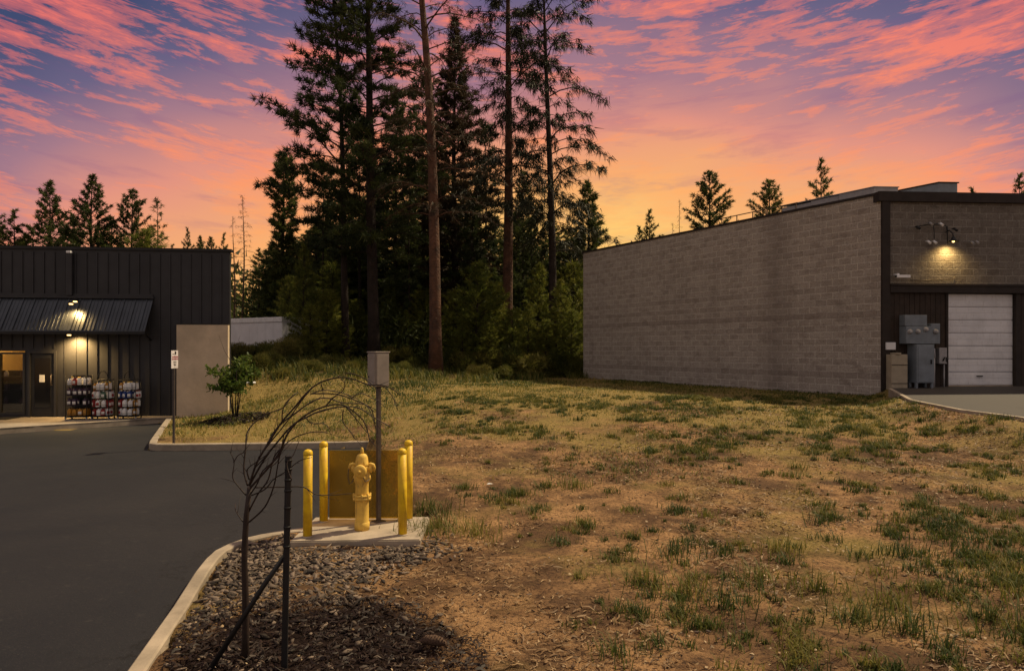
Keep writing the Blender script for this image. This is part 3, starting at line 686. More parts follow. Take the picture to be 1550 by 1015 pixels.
mb = FL.mb(); mb.tube([(dx1 - .13, -.0, 1.05), (dx1 - .13, -.06, 1.07), (dx1 - .13, -.06, 1.33), (dx1 - .13, -.0, 1.35)], .014, 8); mb.build('handle', M['steel'], dr)
# window
mb = FL.mb()
for q in ((wx1 - .05, wx1, wz0, wz1), (wx0, wx0 + .05, wz0, wz1), (wx0 + .05, wx1 - .05, wz0, wz0 + .05), (wx0 + .05, wx1 - .05, wz1 - .05, wz1), (L(-2)[0], L(-2)[0] + .05, wz0 + .05, wz1 - .05)):
    mb.box(q[0], q[1], -.03, .09, q[2], q[3])
wo = mb.build('window', M['darkmetal'], db)
mb = FL.mb(); mb.box(wx0 + .05, wx1 - .05, .04, .05, wz0 + .05, wz1 - .05); mb.build('pane', M['glass'], wo)
# shop room behind the window
mb = FL.mb(); rx0, rx1 = wx0 - .8, dx0 - .05
mb.box(rx0, rx1, .14, 3.6, .10, .15, 0); mb.build('shop_floor', M['floor'], db)
mb = FL.mb(); mb.box(rx0, rx1, 3.6, 3.7, .15, 2.9); mb.box(rx0 - .1, rx0, .14, 3.7, .15, 2.9); mb.box(rx1, rx1 + .04, .14, 3.7, .15, 2.9); mb.box(rx0, rx1, .14, 3.6, 2.9, 3.0); mb.build('shop_room_wall', M['inwall'], db)
mb = FL.mb(); mb.box(wx1 - 1.0, wx1 - .6, 1.4, 1.8, 2.84, 2.9); mb.build('ceiling_lamp', M['softlamp'], db)
lamp(FL.M @ Vector((wx1 - .8, 1.6, 2.65)), 70, .12, (1, .62, .20))
sh = empty('shop_shelf', (0, 0, 0), 'dark merchandise shelf seen inside the lit window', 'shelf')
for z_ in (.45, .85, 1.25):
    mb = FL.mb(); mb.box(wx1 - 1.9, wx1 - .12, .55, .85, z_, z_ + .03); mb.build('shelf_board', M['black'], sh)
mb = FL.mb(); mb.box(wx1 - 1.9, wx1 - .12, .86, .88, .15, 1.45); mb.build('back_panel', M['black'], sh)
rs = random.Random(5)
for i in range(12):
    zz = (.48, .88, 1.28)[i % 3]; xx = wx1 - 1.8 + (i // 3) * .42 + rs.uniform(0, .1); hgt = rs.uniform(.16, .30)
    mb = FL.mb(); mb.lathe([(.05, zz), (.06, zz + .02), (.06, zz + hgt * .7), (.025, zz + hgt * .85), (.025, zz + hgt)], (xx, .68, 0), 10)
    tag(mb.build('bottle', [M['purple'], M['jugwhite'], M['black'], M['amber']][rs.choice((0, 0, 2, 2, 1, 3))]), 'bottle standing on the dark shelf inside the lit window', 'bottle', 'bottles on the shelf behind the window')
mat_ = FL.mb(); mat_.box(L(-12, 640)[0], L(28, 640)[0] + .1, -.75, -.12, .152, .17); tag(mat_.build('doormat', M['rubber']), 'black doormat on the sidewalk under the lit window', 'mat')
# lamps on the charcoal building
def walllamp(px, py, off, label, down):
    s_, z_ = L(px, py, off); e = empty('wall_light', (0, 0, 0), label, 'wall light')
    mb = FL.mb(); mb.tube([(s_, -.02, z_ + .10), (s_, -off + .05, z_ + .10), (s_, -off, z_ + .04)], .016, 6); mb.build('arm', M['black'], e)
    for dx_ in (-.055, .055):
        mb = FL.mb(); mb.box(s_ + dx_ - .045, s_ + dx_ + .045, -off - .05, -off + .05, z_ + .03 + dx_ * .6, z_ + .075 + dx_ * .6, bev=.01); mb.build('head', M['black'], e)
        mb = FL.mb(); mb.box(s_ + dx_ - .035, s_ + dx_ + .035, -off - .055, -off + .03, z_ - .0 + dx_ * .6, z_ + .029 + dx_ * .6, bev=.006); mb.build('bulb', M['bulb'], e)
    return FL.M @ Vector((s_, -off - .02, z_ - .09))
q = walllamp(111, 459, .42, 'twin-headed lit lamp above the ribbed metal awning', True)
lamp(q, 110, .06, (1, .62, .22), 150, q + Vector((.05, .0, -1)), 1.0)
q = walllamp(108, 506, .30, 'twin-headed lit lamp on the charcoal wall under the awning', True)
lamp(q, 420, .06, (1, .62, .22), 150, q + Vector((0, .35, -1)), 1.0)

# tan screen wall
tp = FL.mb(); a, z1_ = L(267, 491, .24); b = FL.L + .02
tp.box(a, b, -.24, -.08, .02, z1_, bev=.012); tag(tp.build('screen_wall', M['tan']), 'plain tan plastered wall panel at the end of the charcoal building', 'wall panel')
mb = FL.mb(); mb.box(a - .01, b + .01, -.25, -.075, z1_ + .002, z1_ + .03) ; tag(mb.build('coping_strip', M['black'], bpy.data.objects['screen_wall']), None)

# trailer behind
tx = lambda px, d: (px - CX) / F * d
tl = empty('box_trailer', (0, 0, 0), 'long white box trailer parked on the rise behind the charcoal building', 'trailer')
FT = Frame((tx(250, 36), 37.5), (tx(427, 33), 33.0))
mb = FT.mb(); za = 2.1 + (527 - 523) * 34 / F; zb = 2.1 + (527 - 488) * 34 / F
mb.box(0, FT.L, 0, 2.4, za - .05, zb, bev=.02); x = .6
while x < FT.L: mb.box(x, x + .02, -.008, -.0, za, zb - .02); x += .6
mb.build('body', M['white'], tl)
mb = FT.mb(); mb.box(-.02, FT.L + .02, -.04, 2.44, zb + .002, zb + .24, bev=.02); mb.build('roof_rail', M['white'], tl)
bpy.data.objects['roof_rail'].data.materials[0] = surf('bright_white', (.8, .8, .8), .5)
for x_ in (1.0, 2.2, FT.L - 1.2):
    for yy in (.05, 2.1):
        mb = FT.mb(); mb.lathe([(.40, 0), (.42, .02), (.42, .2), (.40, .22)], (x_, yy, za - .3), 18, axis='y'); mb.build('wheel', M['rubber'], tl)

# ================================================================== pad, hydrant, bollards
PZ = .165
mb = MB(); mb.prism([(-2.24, 6.86), (-.93, 6.92), (-.95, 7.86), (-2.26, 7.84)], -.1, PZ)
tag(mb.build('concrete_pad', M['concrete']), kind='structure')
import bmesh
pd = bpy.data.objects['concrete_pad']; bm = bmesh.new(); bm.from_mesh(pd.data); bmesh.ops.bevel(bm, geom=bm.edges[:], offset=.012, segments=2, affect='EDGES'); bm.to_mesh(pd.data); bm.free()
def at(px, py, z): d = (CAMZ - z) * F / (py - HY); return Vector(((px - CX) / F * d, d, z))
bl = [((465.5, 812), 'yellow bollard on the front corner of the pad next to the black stake'),
      ((490, 789), 'yellow bollard on the back corner of the pad at the asphalt side'),
      ((609.5, 809), 'yellow bollard on the front corner of the pad nearest the grass'),
      ((618.5, 785.5), 'yellow bollard on the back corner of the pad nearest the grass')]
proto = None
for (pp, lb) in bl:
    if proto is None:
        proto = empty('bollard', (0, 0, 0), lb, 'bollard', 'yellow bollards around the fire hydrant'); o = proto
        mb = MB(); mb.lathe([(.046, 0), (.046, .84)], n=24); mb.build('post', M['yellow'], proto)
        mb = MB(); mb.lathe([(.047, .84), (.048, .85), (.046, .872), (.036, .888), (.018, .897), (.001, .9)], n=24); mb.build('dome_cap', M['yellow'], proto)
        mb = MB(); mb.lathe([(.055, .0), (.055, .006), (.047, .014)], n=24); mb.build('base_ring', M['concrete'], proto)
    else: o = copy_tree(proto)
    o['label'] = lb; o.location = at(pp[0], pp[1], PZ); o.rotation_euler.z = rs.uniform(0, 6)
    o.rotation_euler.x = rs.uniform(-.006, .006); o.rotation_euler.y = rs.uniform(-.006, .006)

hy = empty('fire_hydrant', at(548, 801, PZ), 'yellow fire hydrant standing on the concrete pad between the bollards', 'fire hydrant'); hy.scale = (.9, .9, .925)
mb = MB(); mb.lathe([(.088, 0), (.088, .085), (.082, .09), (.08, .095), (.08, .335), (.083, .35)], n=32); mb.build('lower_barrel', M['hydrant'], hy)
mb = MB(); mb.lathe([(.10, .35), (.104, .354), (.104, .372), (.098, .376), (.098, .382), (.104, .386), (.104, .404), (.10, .408)], n=32)
for i in range(8):
    a = i * math.pi / 4 + .2; mb.lathe([(.012, .337), (.012, .42), (.004, .424)], (.096 * math.cos(a), .096 * math.sin(a), 0), 6)
mb.build('flange', M['hydrant'], hy)
mb = MB(); mb.lathe([(.078, .408), (.076, .42), (.077, .53), (.088, .56), (.098, .575), (.102, .60), (.10, .62), (.092, .63), (.090, .68), (.082, .735), (.078, .745)], n=32); mb.build('upper_barrel', M['hydrant'], hy)
mb = MB(); mb.lathe([(.085, .745), (.086, .755), (.074, .775), (.068, .83), (.055, .862), (.034, .875), (.022, .878)], n=32)
for i in range(6):
    a = i * math.pi / 3; mb.tube([(.08 * math.cos(a), .08 * math.sin(a), .758), (.05 * math.cos(a), .05 * math.sin(a), .855)], [.008, .006], 5)
mb.build('bonnet', M['hydrant'], hy)
mb = MB(); mb.lathe([(.02, .876), (.021, .9), (.017, .925), (.015, .945), (.003, .95)], n=5); mb.build('operating_nut', M['hydrant'], hy)
mb = MB(); mb.lathe([(.06, .02), (.062, -.085), (.074, -.09), (.076, -.12), (.070, -.135), (.03, -.142), (.0, -.142)], (0, 0, .69), 24, axis='y'); c_ = mb.build('pumper_outlet', M['hydrant'], hy)
mb = MB(); mb.lathe([(.022, -.141), (.022, -.168), (.002, -.17)], (0, 0, .69), 5, axis='y'); mb.build('cap_nut', M['hydrant'], c_)
for sg in (-1, 1):
    mb = MB(); mb.lathe([(.04, .05 * sg), (.040, .085 * sg), (.044, .09 * sg), (.045, .112 * sg), (.036, .122 * sg), (.016, .124 * sg), (.015, .138 * sg), (.001, .139 * sg)], (0, 0, .705), 18, axis='x'); h_ = mb.build('hose_outlet', M['hydrant'], hy)
    # drooping cap wings
    mb = MB(); mb.tube([(.06 * sg, -.01, .752), (.105 * sg, -.01, .758), (.135 * sg, -.01, .748), (.15 * sg, -.01, .715), (.148 * sg, -.01, .67)], [.014, .02, .02, .016, .007], 8); mb.build('cap_cover', M['hydrant'], h_)
for pts in ([(-.15, -.03, .71), (-.155, -.05, .62), (-.135, -.06, .54), (-.10, -.07, .56), (-.085, -.06, .60)], [(.03, -.12, .65), (.06, -.10, .57), (.09, -.07, .585), (.10, -.04, .60)]):
    mb = MB(); mb.tube(pts, .0055, 6); mb.build('chain', M['steel'], hy)

gp = empty('box_post', at(573, 788.5, PZ), 'square steel post behind the hydrant carrying a small grey cabinet', 'post box')
gp.rotation_euler.z = R(42)
mb = MB(); mb.box(-.021, .021, -.021, .021, 0, 1.56, bev=.004); mb.build('post', M['steel'], gp)
mb = MB(); mb.box(-.085, .085, -.085, .085, 1.515, 1.885, bev=.008)
bx = mb.build('cabinet', M['boxgrey'], gp); gp.children
bx.location.x = .0
mb = MB(); mb.box(-.094, -.0855, -.072, .078, 1.525, 1.872, bev=.002); mb.box(-.075, .078, -.094, -.0855, 1.525, 1.872, bev=.002); d_ = mb.build('door', M['boxgrey'], gp)
mb = MB(); mb.lathe([(.008, -.0945), (.008, -.102), (.003, -.104)], (-.0, 0, 1.62), 8, axis='x'); mb.v = [(a, b + .05, c) for a, b, c in mb.v]; mb.build('lock', M['black'], d_)
mb = MB(); mb.box(-.095, .095, -.095, .095, 1.886, 1.90, bev=.004); mb.build('lid', M['boxgrey'], gp)
mb = MB(); mb.box(-.06, .06, -.06, .06, .0, .008); mb.build('base_plate', M['steel'], gp)

pl, pr = at(489, 788, PZ), at(619, 784.5, PZ)
mb = MB(); zt_ = CAMZ - (681 - HY) * 7.75 / F
mb.box(pl.x + .05, pr.x - .045, 7.735, 7.747, PZ + .01, zt_)
tag(mb.build('amber_panel', M['ambersheet']), 'translucent amber sheet standing between the two rear bollards', 'panel')

# black stakes and bare weeping tree
def P(px, py, d): return Vector(((px - CX) / F * d, d, CAMZ + (HY - py) / F * d))
st = empty('tree_stake', (0, 0, 0), 'upright black metal stake in front of the yellow bollards', 'stake')
a, b = P(437, 690, 4.30), P(430.5, 1015, 4.28)
mb = MB(); mb.tube([b, a], .021, 5, smooth=False); mb.build('shaft', M['black'], st)
for f_ in (.02, .06, .11, .16, .24, .33, .42):
    c_ = a.lerp(b, f_); mb = MB(); mb.tube([c_ + Vector((0, 0, -.007)), c_ + Vector((0, 0, .007))], .0255, 6); mb.build('notch_collar', M['black'], st)
mb = MB(); mb.tube([P(436, 833, 4.33), P(400, 884, 4.28), P(312, 1022, 4.2)], [.017, .018, .019], 6)
tag(mb.build('brace_stake', M['black']), 'slanting black stake leaning from the gravel to the upright stake', 'stake')
ty_ = empty('bare_tree', P(371, 1003, 4.4), 'leafless young weeping tree with arching dark branches beside the kerb', 'tree')
ty_.location = (0, 0, 0)
rt_ = random.Random(11)
def Z4(pts): return [(330 + x / 4.229, 560 + y / 4.229) for x, y in pts]
mb = MB(); tp_ = [(371, 1025), (372, 960), (371.5, 900), (370, 850), (371, 815), (373, 780), (378, 737)]
mb.tube([P(a, b, 4.38) for a, b in tp_], [.027, .023, .021, .0195, .019, .017, .015], 9); mb.build('trunk', M['twig'], ty_)
br = [([(200, 740), (250, 590), (330, 450), (410, 330), (500, 230), (560, 150), (640, 90), (720, 55), (800, 50), (880, 60), (960, 95)], 9),
      ([(200, 760), (330, 620), (400, 520), (440, 420), (500, 340), (570, 280), (680, 230), (800, 225), (900, 290), (950, 360), (970, 450)], 9),
      ([(200, 740), (300, 560), (400, 430), (480, 350), (560, 300), (640, 265), (740, 240), (820, 235), (900, 240), (1000, 300), (1100, 360)], 8),
      ([(190, 740), (165, 640), (175, 500), (190, 400), (240, 330), (320, 280), (420, 240), (470, 170), (510, 140)], 6),
      ([(180, 800), (130, 740), (95, 680), (100, 590), (80, 520)], 4), ([(100, 590), (130, 545), (180, 520)], 3),
      ([(200, 740), (240, 600), (300, 500), (380, 370), (500, 270), (620, 190), (700, 180), (800, 210), (930, 215), (990, 260), (1010, 370)], 7),
      ([(215, 800), (300, 760), (360, 700), (440, 650), (520, 580), (600, 560)], 4), ([(230, 750), (400, 745), (540, 745), (620, 790), (720, 795), (850, 790)], 4),
      ([(200, 900), (260, 790), (320, 700), (360, 560), (430, 480), (500, 430), (600, 395), (700, 395)], 6),
      ([(200, 970), (300, 870), (360, 740), (380, 600), (410, 480), (420, 400)], 6), ([(600, 150), (700, 150), (770, 150), (805, 120), (810, 70)], 4),
      ([(820, 20), (870, 25), (950, 60), (1010, 110), (1070, 110), (1120, 180), (1150, 260)], 3), ([(690, 230), (760, 160), (850, 180), (950, 230), (1000, 340)], 4),
      ([(800, 260), (800, 330), (840, 390), (870, 440)], 3), ([(160, 970), (115, 900), (110, 850)], 3), ([(410, 330), (410, 260), (440, 200), (500, 150)], 4),
      ([(200, 700), (190, 640), (240, 590), (330, 530)], 4), ([(260, 560), (330, 470), (420, 350), (540, 190), (580, 140)], 5), ([(470, 700), (440, 600), (480, 540), (520, 450)], 3),
      ([(850, 180), (920, 150), (1000, 190), (1050, 200)], 2.5), ([(960, 95), (1060, 100), (1130, 130), (1170, 165)], 2.5), ([(660, 90), (670, 140)], 2.5), ([(820, 235), (900, 330), (950, 400)], 3),
      ([(590, 155), (680, 130), (800, 150), (900, 190)], 3), ([(240, 620), (300, 560), (340, 500), (380, 480)], 3), ([(330, 620), (380, 590), (400, 530)], 3),
      ([(560, 300), (600, 340), (680, 345), (720, 380)], 2.5), ([(210, 790), (250, 720), (290, 640), (380, 560), (430, 470)], 5)]
mb = MB()
for i, (pts, wpx) in enumerate(br):
    q = Z4(pts); q = [(a + (rt_.uniform(-1, 1) if 0 < j else 0), b + (rt_.uniform(-1, 1) if 0 < j else 0)) for j, (a, b) in enumerate(q)]
    # smooth (catmull-rom) in pixels
    ex = [q[0]] + q + [q[-1]]; Q = []
    for k in range(1, len(ex) - 2):
        for s in range(4):
            u = s / 4; p0, p1, p2, p3 = ex[k - 1:k + 3]
            Q.append(tuple(.5 * (2 * p1[c] + (p2[c] - p0[c]) * u + (2 * p0[c] - 5 * p1[c] + 4 * p2[c] - p3[c]) * u * u + (3 * p1[c] - p0[c] - 3 * p2[c] + p3[c]) * u ** 3) for c in (0, 1)))
    Q.append(q[-1]); dd = rt_.uniform(-.35, .35) * min(1, wpx / 5); n_ = len(Q); r0 = wpx / 4.229 / 235 * .58 + .0014
    base = 4.38 if q[0][0] < 385 else 4.38 + rt_.uniform(-.15, .15)
    pts3 = [P(a, b, base + dd * (k / n_) ** 1.3) for k, (a, b) in enumerate(Q)]
    mb.tube(pts3, [r0 * (1 - .68 * k / n_) + .0011 for k in range(n_)], 5)
    for k in range(3, n_ - 1, 3):                      # short twigs
        if rt_.random() < .75:
            o_ = pts3[k]; dv = (pts3[k + 1] - pts3[k - 1]).normalized(); sd_ = Vector((rt_.uniform(-1, 1), rt_.uniform(-1, 1), rt_.uniform(-.9, .9)))
            e1 = o_ + (dv * .7 + sd_ * .5) * rt_.uniform(.03, .09); e2 = e1 + (dv + sd_ * .9) * rt_.uniform(.02, .07)
            mb.tube([o_, e1, e2], [.0022, .0016, .0008], 4)
mb.build('branches', M['twig'], ty_)

# sign post
sp_ = gz_at(-7.1, 14.35); base = at(263, 669, .13)
sn = empty('sign_post', base, 'slim post with a small white and red parking sign on the grass island', 'sign')
mb = MB(); mb.box(-.022, .022, -.012, .012, -.05, 1.93); mb.build('post', M['steel'], sn)
sg = MB(Matrix.Rotation(R(91), 4, 'Z')); sg.box(-.15, .15, -.022, -.014, 1.55, 1.925, bev=.003); so_ = sg.build('sign_plate', M['sign'], sn)
Ms = Matrix.Rotation(R(91), 4, 'Z')
mb = MB(Ms); mb.lathe([(.035, -.0225), (.035, -.0245), (.001, -.025)], (.03, 0, 1.875), 12, axis='y'); mb.box(-.10, -.02, -.0245, -.0225, 1.84, 1.855); mb.build('symbol', M['black'], so_)
mb = MB(Ms)
for zz, x0_, x1_ in ((1.79, -.12, .12), (1.745, -.13, .13)):
    x_ = x0_
    while x_ < x1_: ww = rs.uniform(.018, .03); mb.box(x_, x_ + ww, -.0245, -.0225, zz - .014, zz + .014); x_ += ww + .012
mb.build('red_markings', M['signred'], so_)
mb = MB(Ms)
for zz in (1.69, 1.655): mb.box(-.07, .07, -.0245, -.0225, zz - .006, zz + .006)
mb.box(-.05, .05, -.0245, -.0225, 1.615, 1.63); mb.build('dark_markings', M['black'], so_)

# display racks of jugs
def jug_mesh(body, lab, cap):
    mb = MB(); mb.box(-.055, .055, -.045, .045, 0, .155, 0, bev=.018); mb.lathe([(.045, .145), (.035, .172), (.018, .185), (.018, .195)], n=12, mi=0)
    mb.lathe([(.022, .19), (.022, .215), (.018, .217)], n=10, mi=2); mb.box(-.04, .04, -.047, -.0452, .035, .115, 1)
    mb.tube([(.03, 0, .15), (.055, 0, .185), (.03, 0, .19)], .009, 6)
    o = mb.build('jug', [M[body], M[lab], M[cap]]); me_ = o.data; bpy.data.objects.remove(o); return me_
JK = {'white': jug_mesh('jugwhite', 'paper', 'black'), 'whitered': jug_mesh('jugwhite', 'red', 'red'), 'orange': jug_mesh('amber', 'paper', 'black'), 'red': jug_mesh('red', 'paper', 'black'),
      'blue': jug_mesh('blue', 'paper', 'jugwhite'), 'amber': jug_mesh('amber', 'amber', 'black'), 'dark': jug_mesh('purple', 'paper', 'black'), 'yellow': jug_mesh('jugwhite', 'paper', 'yellowcap'), 'green': jug_mesh('green', 'paper', 'jugwhite')}
CN = {'white': 'white', 'whitered': 'white and red', 'orange': 'orange', 'red': 'red', 'blue': 'blue', 'amber': 'plain amber', 'dark': 'dark', 'yellow': 'white yellow-capped', 'green': 'green'}
RN = {0: 'square-topped rack', 1: 'middle hoop-topped rack', 2: 'end hoop-topped rack'}
TN = ['bottom shelf', 'second shelf', 'third shelf', 'top shelf']
def rack(px, idx, wdt, rows, hoop, label):
    s_, _ = L(px, 630, .75); p = FL.M @ Vector((s_, -.75, .152)); e = empty('display_rack', p, label, 'display rack', 'racks of jugs outside the shop', math.atan2(FL.u.y, FL.u.x))
    hh = 1.2; hw = wdt / 2; dp = .17
    for sx in (-1, 1):
        for sy in (-1, 1):
            mb = MB(); mb.tube([(sx * hw, sy * dp, .06), (sx * hw, sy * dp, hh - (.12 if hoop else 0))], .011, 6); mb.build('upright', M['black'], e)
            mb = MB(); mb.lathe([(.03, -.012), (.035, -.008), (.035, .008), (.03, .012)], (sx * hw, sy * dp, .035), 12, axis='x'); mb.build('castor', M['greymetal2'] if sy < 0 else M['rubber'], e)
    for k, (z_, kinds) in enumerate(rows):
        mb = MB()
        for q in range(7): mb.tube([(-hw, -dp + q * dp / 3, z_), (hw, -dp + q * dp / 3, z_)], .005, 4)
        mb.tube([(-hw, -dp, z_), (-hw, dp, z_)], .008, 4); mb.tube([(hw, -dp, z_), (hw, dp, z_)], .008, 4)
        mb.tube([(-hw - .0, -dp - .012, z_ + .06), (hw, -dp - .012, z_ + .06)], .006, 4); mb.build('shelf', M['black'], e)
        n_ = len(kinds)
        for j, kd in enumerate(kinds):
            if kd is None: continue
            for row in (0, 1):
                kk = kd if row == 0 else rs.choice([x for x in kinds if x])
                o = bpy.data.objects.new('jug', JK[kk]); col.objects.link(o)
                bu = (1.0, 1.14, 1.2, .92)[min(k, 3)] if hoop else 1.0; x_ = (-hw + (j + .5) * wdt / n_) * bu + rs.uniform(-.015, .015); sc = min(1.0, wdt / n_ / .118)
                o.scale = (sc, 1, rs.uniform(.93, 1.05)); o.rotation_euler.z = e.rotation_euler.z + rs.uniform(-.3, .3) + (0 if not hoop else (j - 1.5) * .35)
                o.location = p + FL.u * x_ + FL.n * ((.13 if hoop and j in (1, 2) else .09) - row * .17) + Vector((0, 0, z_ + .006))
                tag(o, '%s jug in the %s row of the %s, %s of the %s' % (CN[kk], 'outer' if row == 0 else 'inner', TN[k] if len(rows) <= 4 else TN[min(k, 3)], RN[idx].split(' ')[0] + ' rack', 'three racks'), 'jug', 'jugs on the display racks')
                o['label'] = '%s jug, %s row, %s of the %s' % (CN[kk], 'outer' if row == 0 else 'inner', TN[k], RN[idx])
    if hoop:
        mb = MB(); c_ = [(math.cos(a) * hw * .6, 0, 1.08 + math.sin(a) * .24) for a in np.linspace(0, math.pi, 12)]; mb.tube(c_, .012, 6)
        mb.tube([(-hw, -dp, 1.08), (hw, -dp, 1.08)], .01, 5); mb.tube([(-hw, dp, 1.08), (hw, dp, 1.08)], .01, 5)
        mb.tube([(-hw, -dp, 1.08), (-hw, dp, 1.08)], .01, 5); mb.tube([(hw, -dp, 1.08), (hw, dp, 1.08)], .01, 5); mb.build('hoop', M['black'], e)
    else:
        mb = MB(); mb.box(-hw, hw, dp - .005, dp + .005, .1, hh); mb.build('back_panel', M['black'], e)
    mb = MB(); mb.box(-hw - .02, hw + .02, -dp - .02, dp + .02, .062, .08); mb.build('base_tray', M['black'], e)
    for sx in (-1, 1):
        mb = MB(); [mb.tube([(sx * hw, -dp, z_), (sx * hw, dp, z_)], .005, 4) for z_ in (.3, .55, .8)]; mb.build('side_rail', M['black'], e)
rack(120, 0, .54, [(.10, ['amber', 'amber', 'orange', 'amber']), (.38, ['dark', 'dark', None, 'dark']), (.66, ['dark', 'dark', 'dark', 'dark']), (.94, ['white', 'red', 'yellow', 'white'])], False, 'square-topped black display rack closest to the shop door')
rack(156, 1, .44, [(.10, ['red', 'white', 'red', 'whitered']), (.335, ['red', 'whitered', 'white', 'red']), (.57, ['whitered', 'white', 'green', 'white']), (.805, ['orange', 'white', 'yellow', 'orange'])], True, 'hoop-topped black display rack in the middle of the three')
rack(196, 2, .47, [(.10, ['whitered', 'white', 'white', 'orange']), (.335, ['red', 'white', 'yellow', 'orange']), (.57, ['blue', 'blue', 'blue', 'whitered']), (.805, ['orange', 'white', 'yellow', 'white'])], True, 'hoop-topped black display rack farthest from the shop door')
# ================================================================== vegetation
def blades(Pp, D, Ln, W, bend=None):
    """flat tapered needles: base pos, unit dir, length, width -> 3-vert triangles"""
    n = len(Pp); ref = np.random.normal(size=(n, 3)); s = np.cross(D, ref); s /= np.linalg.norm(s, axis=1, keepdims=True) + 1e-9
    V = np.stack([Pp - s * W[:, None], Pp + s * W[:, None], Pp + D * Ln[:, None]], 1).reshape(-1, 3)
    return V, np.arange(3 * n).reshape(-1, 3)
def unit(a): return a / (np.linalg.norm(a, axis=-1, keepdims=True) + 1e-9)

def conifer(seed, H, cb, rmax, nb, prof, e0=.25, droop=.45, dens=9, K=9, bl=.22, bw=.016, lat=.22, bias=(0, 0, .35), r0=.16, lean=(0, 0), start=.28, gap=0, irr=0, wood_up=True):
    """returns (wood MB, foliage mesh arrays) in tree-local metres"""
    np.random.seed(seed); rg = random.Random(seed); mb = MB()
    def axis(h): f = h / H; return Vector((lean[0] * f * f + .05 * math.sin(f * 7 + seed), lean[1] * f * f + .05 * math.cos(f * 5 + seed), h))
    hs = [H * i / 14 for i in range(15)]
    mb.tube([axis(h) for h in hs], [max(.012, r0 * (1 - h / H) ** .8 * (1.25 if h < .1 else 1)) for h in hs], 9)
    T = []; TD = []
    for i in range(nb):
        u = (i + rg.uniform(0, .9)) / nb; h = cb + (H - cb) * u
        if gap and rg.random() < gap: continue
        Lb = rmax * prof(u) * rg.uniform(.6 - irr, 1.18 + irr * .5)
        if Lb < .1: Lb = .1
        ph = i * 2.39996 + rg.uniform(-.5, .5)
        o = axis(h); dh = Vector((math.cos(ph), math.sin(ph), 0)); e = e0 * (1 - u) + (.9 if wood_up else .3) * u + rg.uniform(-.12, .12)
        npt = 6; pts = []
        for k in range(npt):
            r = Lb * k / (npt - 1); pts.append(o + dh * r + Vector((0, 0, math.tan(e) * r - droop * r * r / max(Lb, .01) + .05 * math.sin(k * 2.1 + i) * Lb * .3)))
        rb_ = max(.008, min(.05, .011 * Lb + .006)); mb.tube(pts, [rb_ * (1 - .75 * k / (npt - 1)) for k in range(npt)], 4, cap=False)
        nt = max(2, int(Lb * dens)); side = Vector((-dh.y, dh.x, 0))
        for q in range(nt):
            f = start + (1 - start) * ((q + rg.random()) / nt); kf = f * (npt - 1); k0 = min(int(kf), npt - 2); c = pts[k0].lerp(pts[k0 + 1], kf - k0)
            l_ = rg.uniform(-1, 1) * lat * Lb * (1.15 - f * .75)
            c = c + side * l_ + dh * abs(l_) * .4 + Vector((0, 0, rg.uniform(-.04, .06) * Lb * .5))
            T.append(c); TD.append(dh * .8 + side * (l_ / (Lb + .01)) * 1.5)
    # leader
    for q in range(5): T.append(axis(H - q * .12)); TD.append(Vector((0, 0, 1.0)))
    T = np.array([tuple(t_) for t_ in T]); TD = np.array([tuple(t_) for t_ in TD]); n = len(T)
    Pp = np.repeat(T, K, 0) + np.random.normal(size=(n * K, 3)) * bl * .16
    D = unit(np.random.normal(size=(n * K, 3)) * .75 + np.repeat(TD, K, 0) * .8 + np.array(bias))
    Ln = bl * np.random.uniform(.6, 1.25, n * K); W = bw * np.random.uniform(.7, 1.3, n * K)
    V, Fc = blades(Pp, D, Ln, W)
    tint = np.repeat(np.clip(np.repeat(np.random.uniform(.1, .9, n), K) + np.random.normal(size=n * K) * .12, 0, 1), 3)
    return mb, V, Fc, tint

def tree_thing(name, loc, label, cat, gen, wood, leaf, group=None, rz=0, scale=1):
    e = empty(name, loc, label, cat, group, rz); mb, V, Fc, tint = gen
    mb.build('trunk', M[wood], e); link('crown', npmesh('crown', V, [Fc], tint), e, [M[leaf]]); e.scale = (scale,) * 3
    return e
cone = lambda u: (1 - u) ** .82 * (.75 + .25 * min(1, u * 6))
pinep = lambda u: max(.06, math.sin(min(1, (u * .85 + .18)) * math.pi) ** .7 * (1 - .35 * u)) if u < .95 else .1
ovalp = lambda u: (1 - u) ** .55 * min(1, .55 + u * 2.2)
colp = lambda u: (1 - u) ** .45 * (.8 + .2 * math.sin(u * 9))

def root(px, d, dz=0.0): x = (px - CX) / F * d; return Vector((x, d, gz_at(x, d) - .05 + dz))
def topH(py, d, z0): return CAMZ + (HY - py) / F * d - z0

# ---- the tall grove, one generator call each
def tall(px, d, H, label, wood='bark', leaf='pine', cat='pine tree', lean_px=0, **kw):
    loc = root(px, d); lx = lean_px / F * d
    # lean_px: shift of the trunk at the top of the picture; convert to full-height quadratic lean
    hz = CAMZ + HY / F * d - loc.z; ln = lx / (hz / H) ** 2
    return tree_thing('pine_tree', loc, label, cat, conifer(H=H, lean=(ln, 0), **kw), wood, leaf, 'tall pines of the grove')
tall(565, 33, 24, 'tall dark pine with the thickest black trunk on the kerb side of the grove', seed=21, cb=5.2, rmax=4.0, nb=125, irr=.3, prof=ovalp, dens=6, K=26, bl=.34, bw=.022, r0=.30, e0=.15, droop=.22, lean_px=-10)
tall(524, 34, 20.5, 'tall dark pine at the kerb-side edge of the grove with long outreaching branches', seed=22, cb=5.0, rmax=4.1, nb=95, irr=.35, prof=ovalp, dens=6, K=26, bl=.34, bw=.022, r0=.20, e0=.2, droop=.18, lean_px=-20)
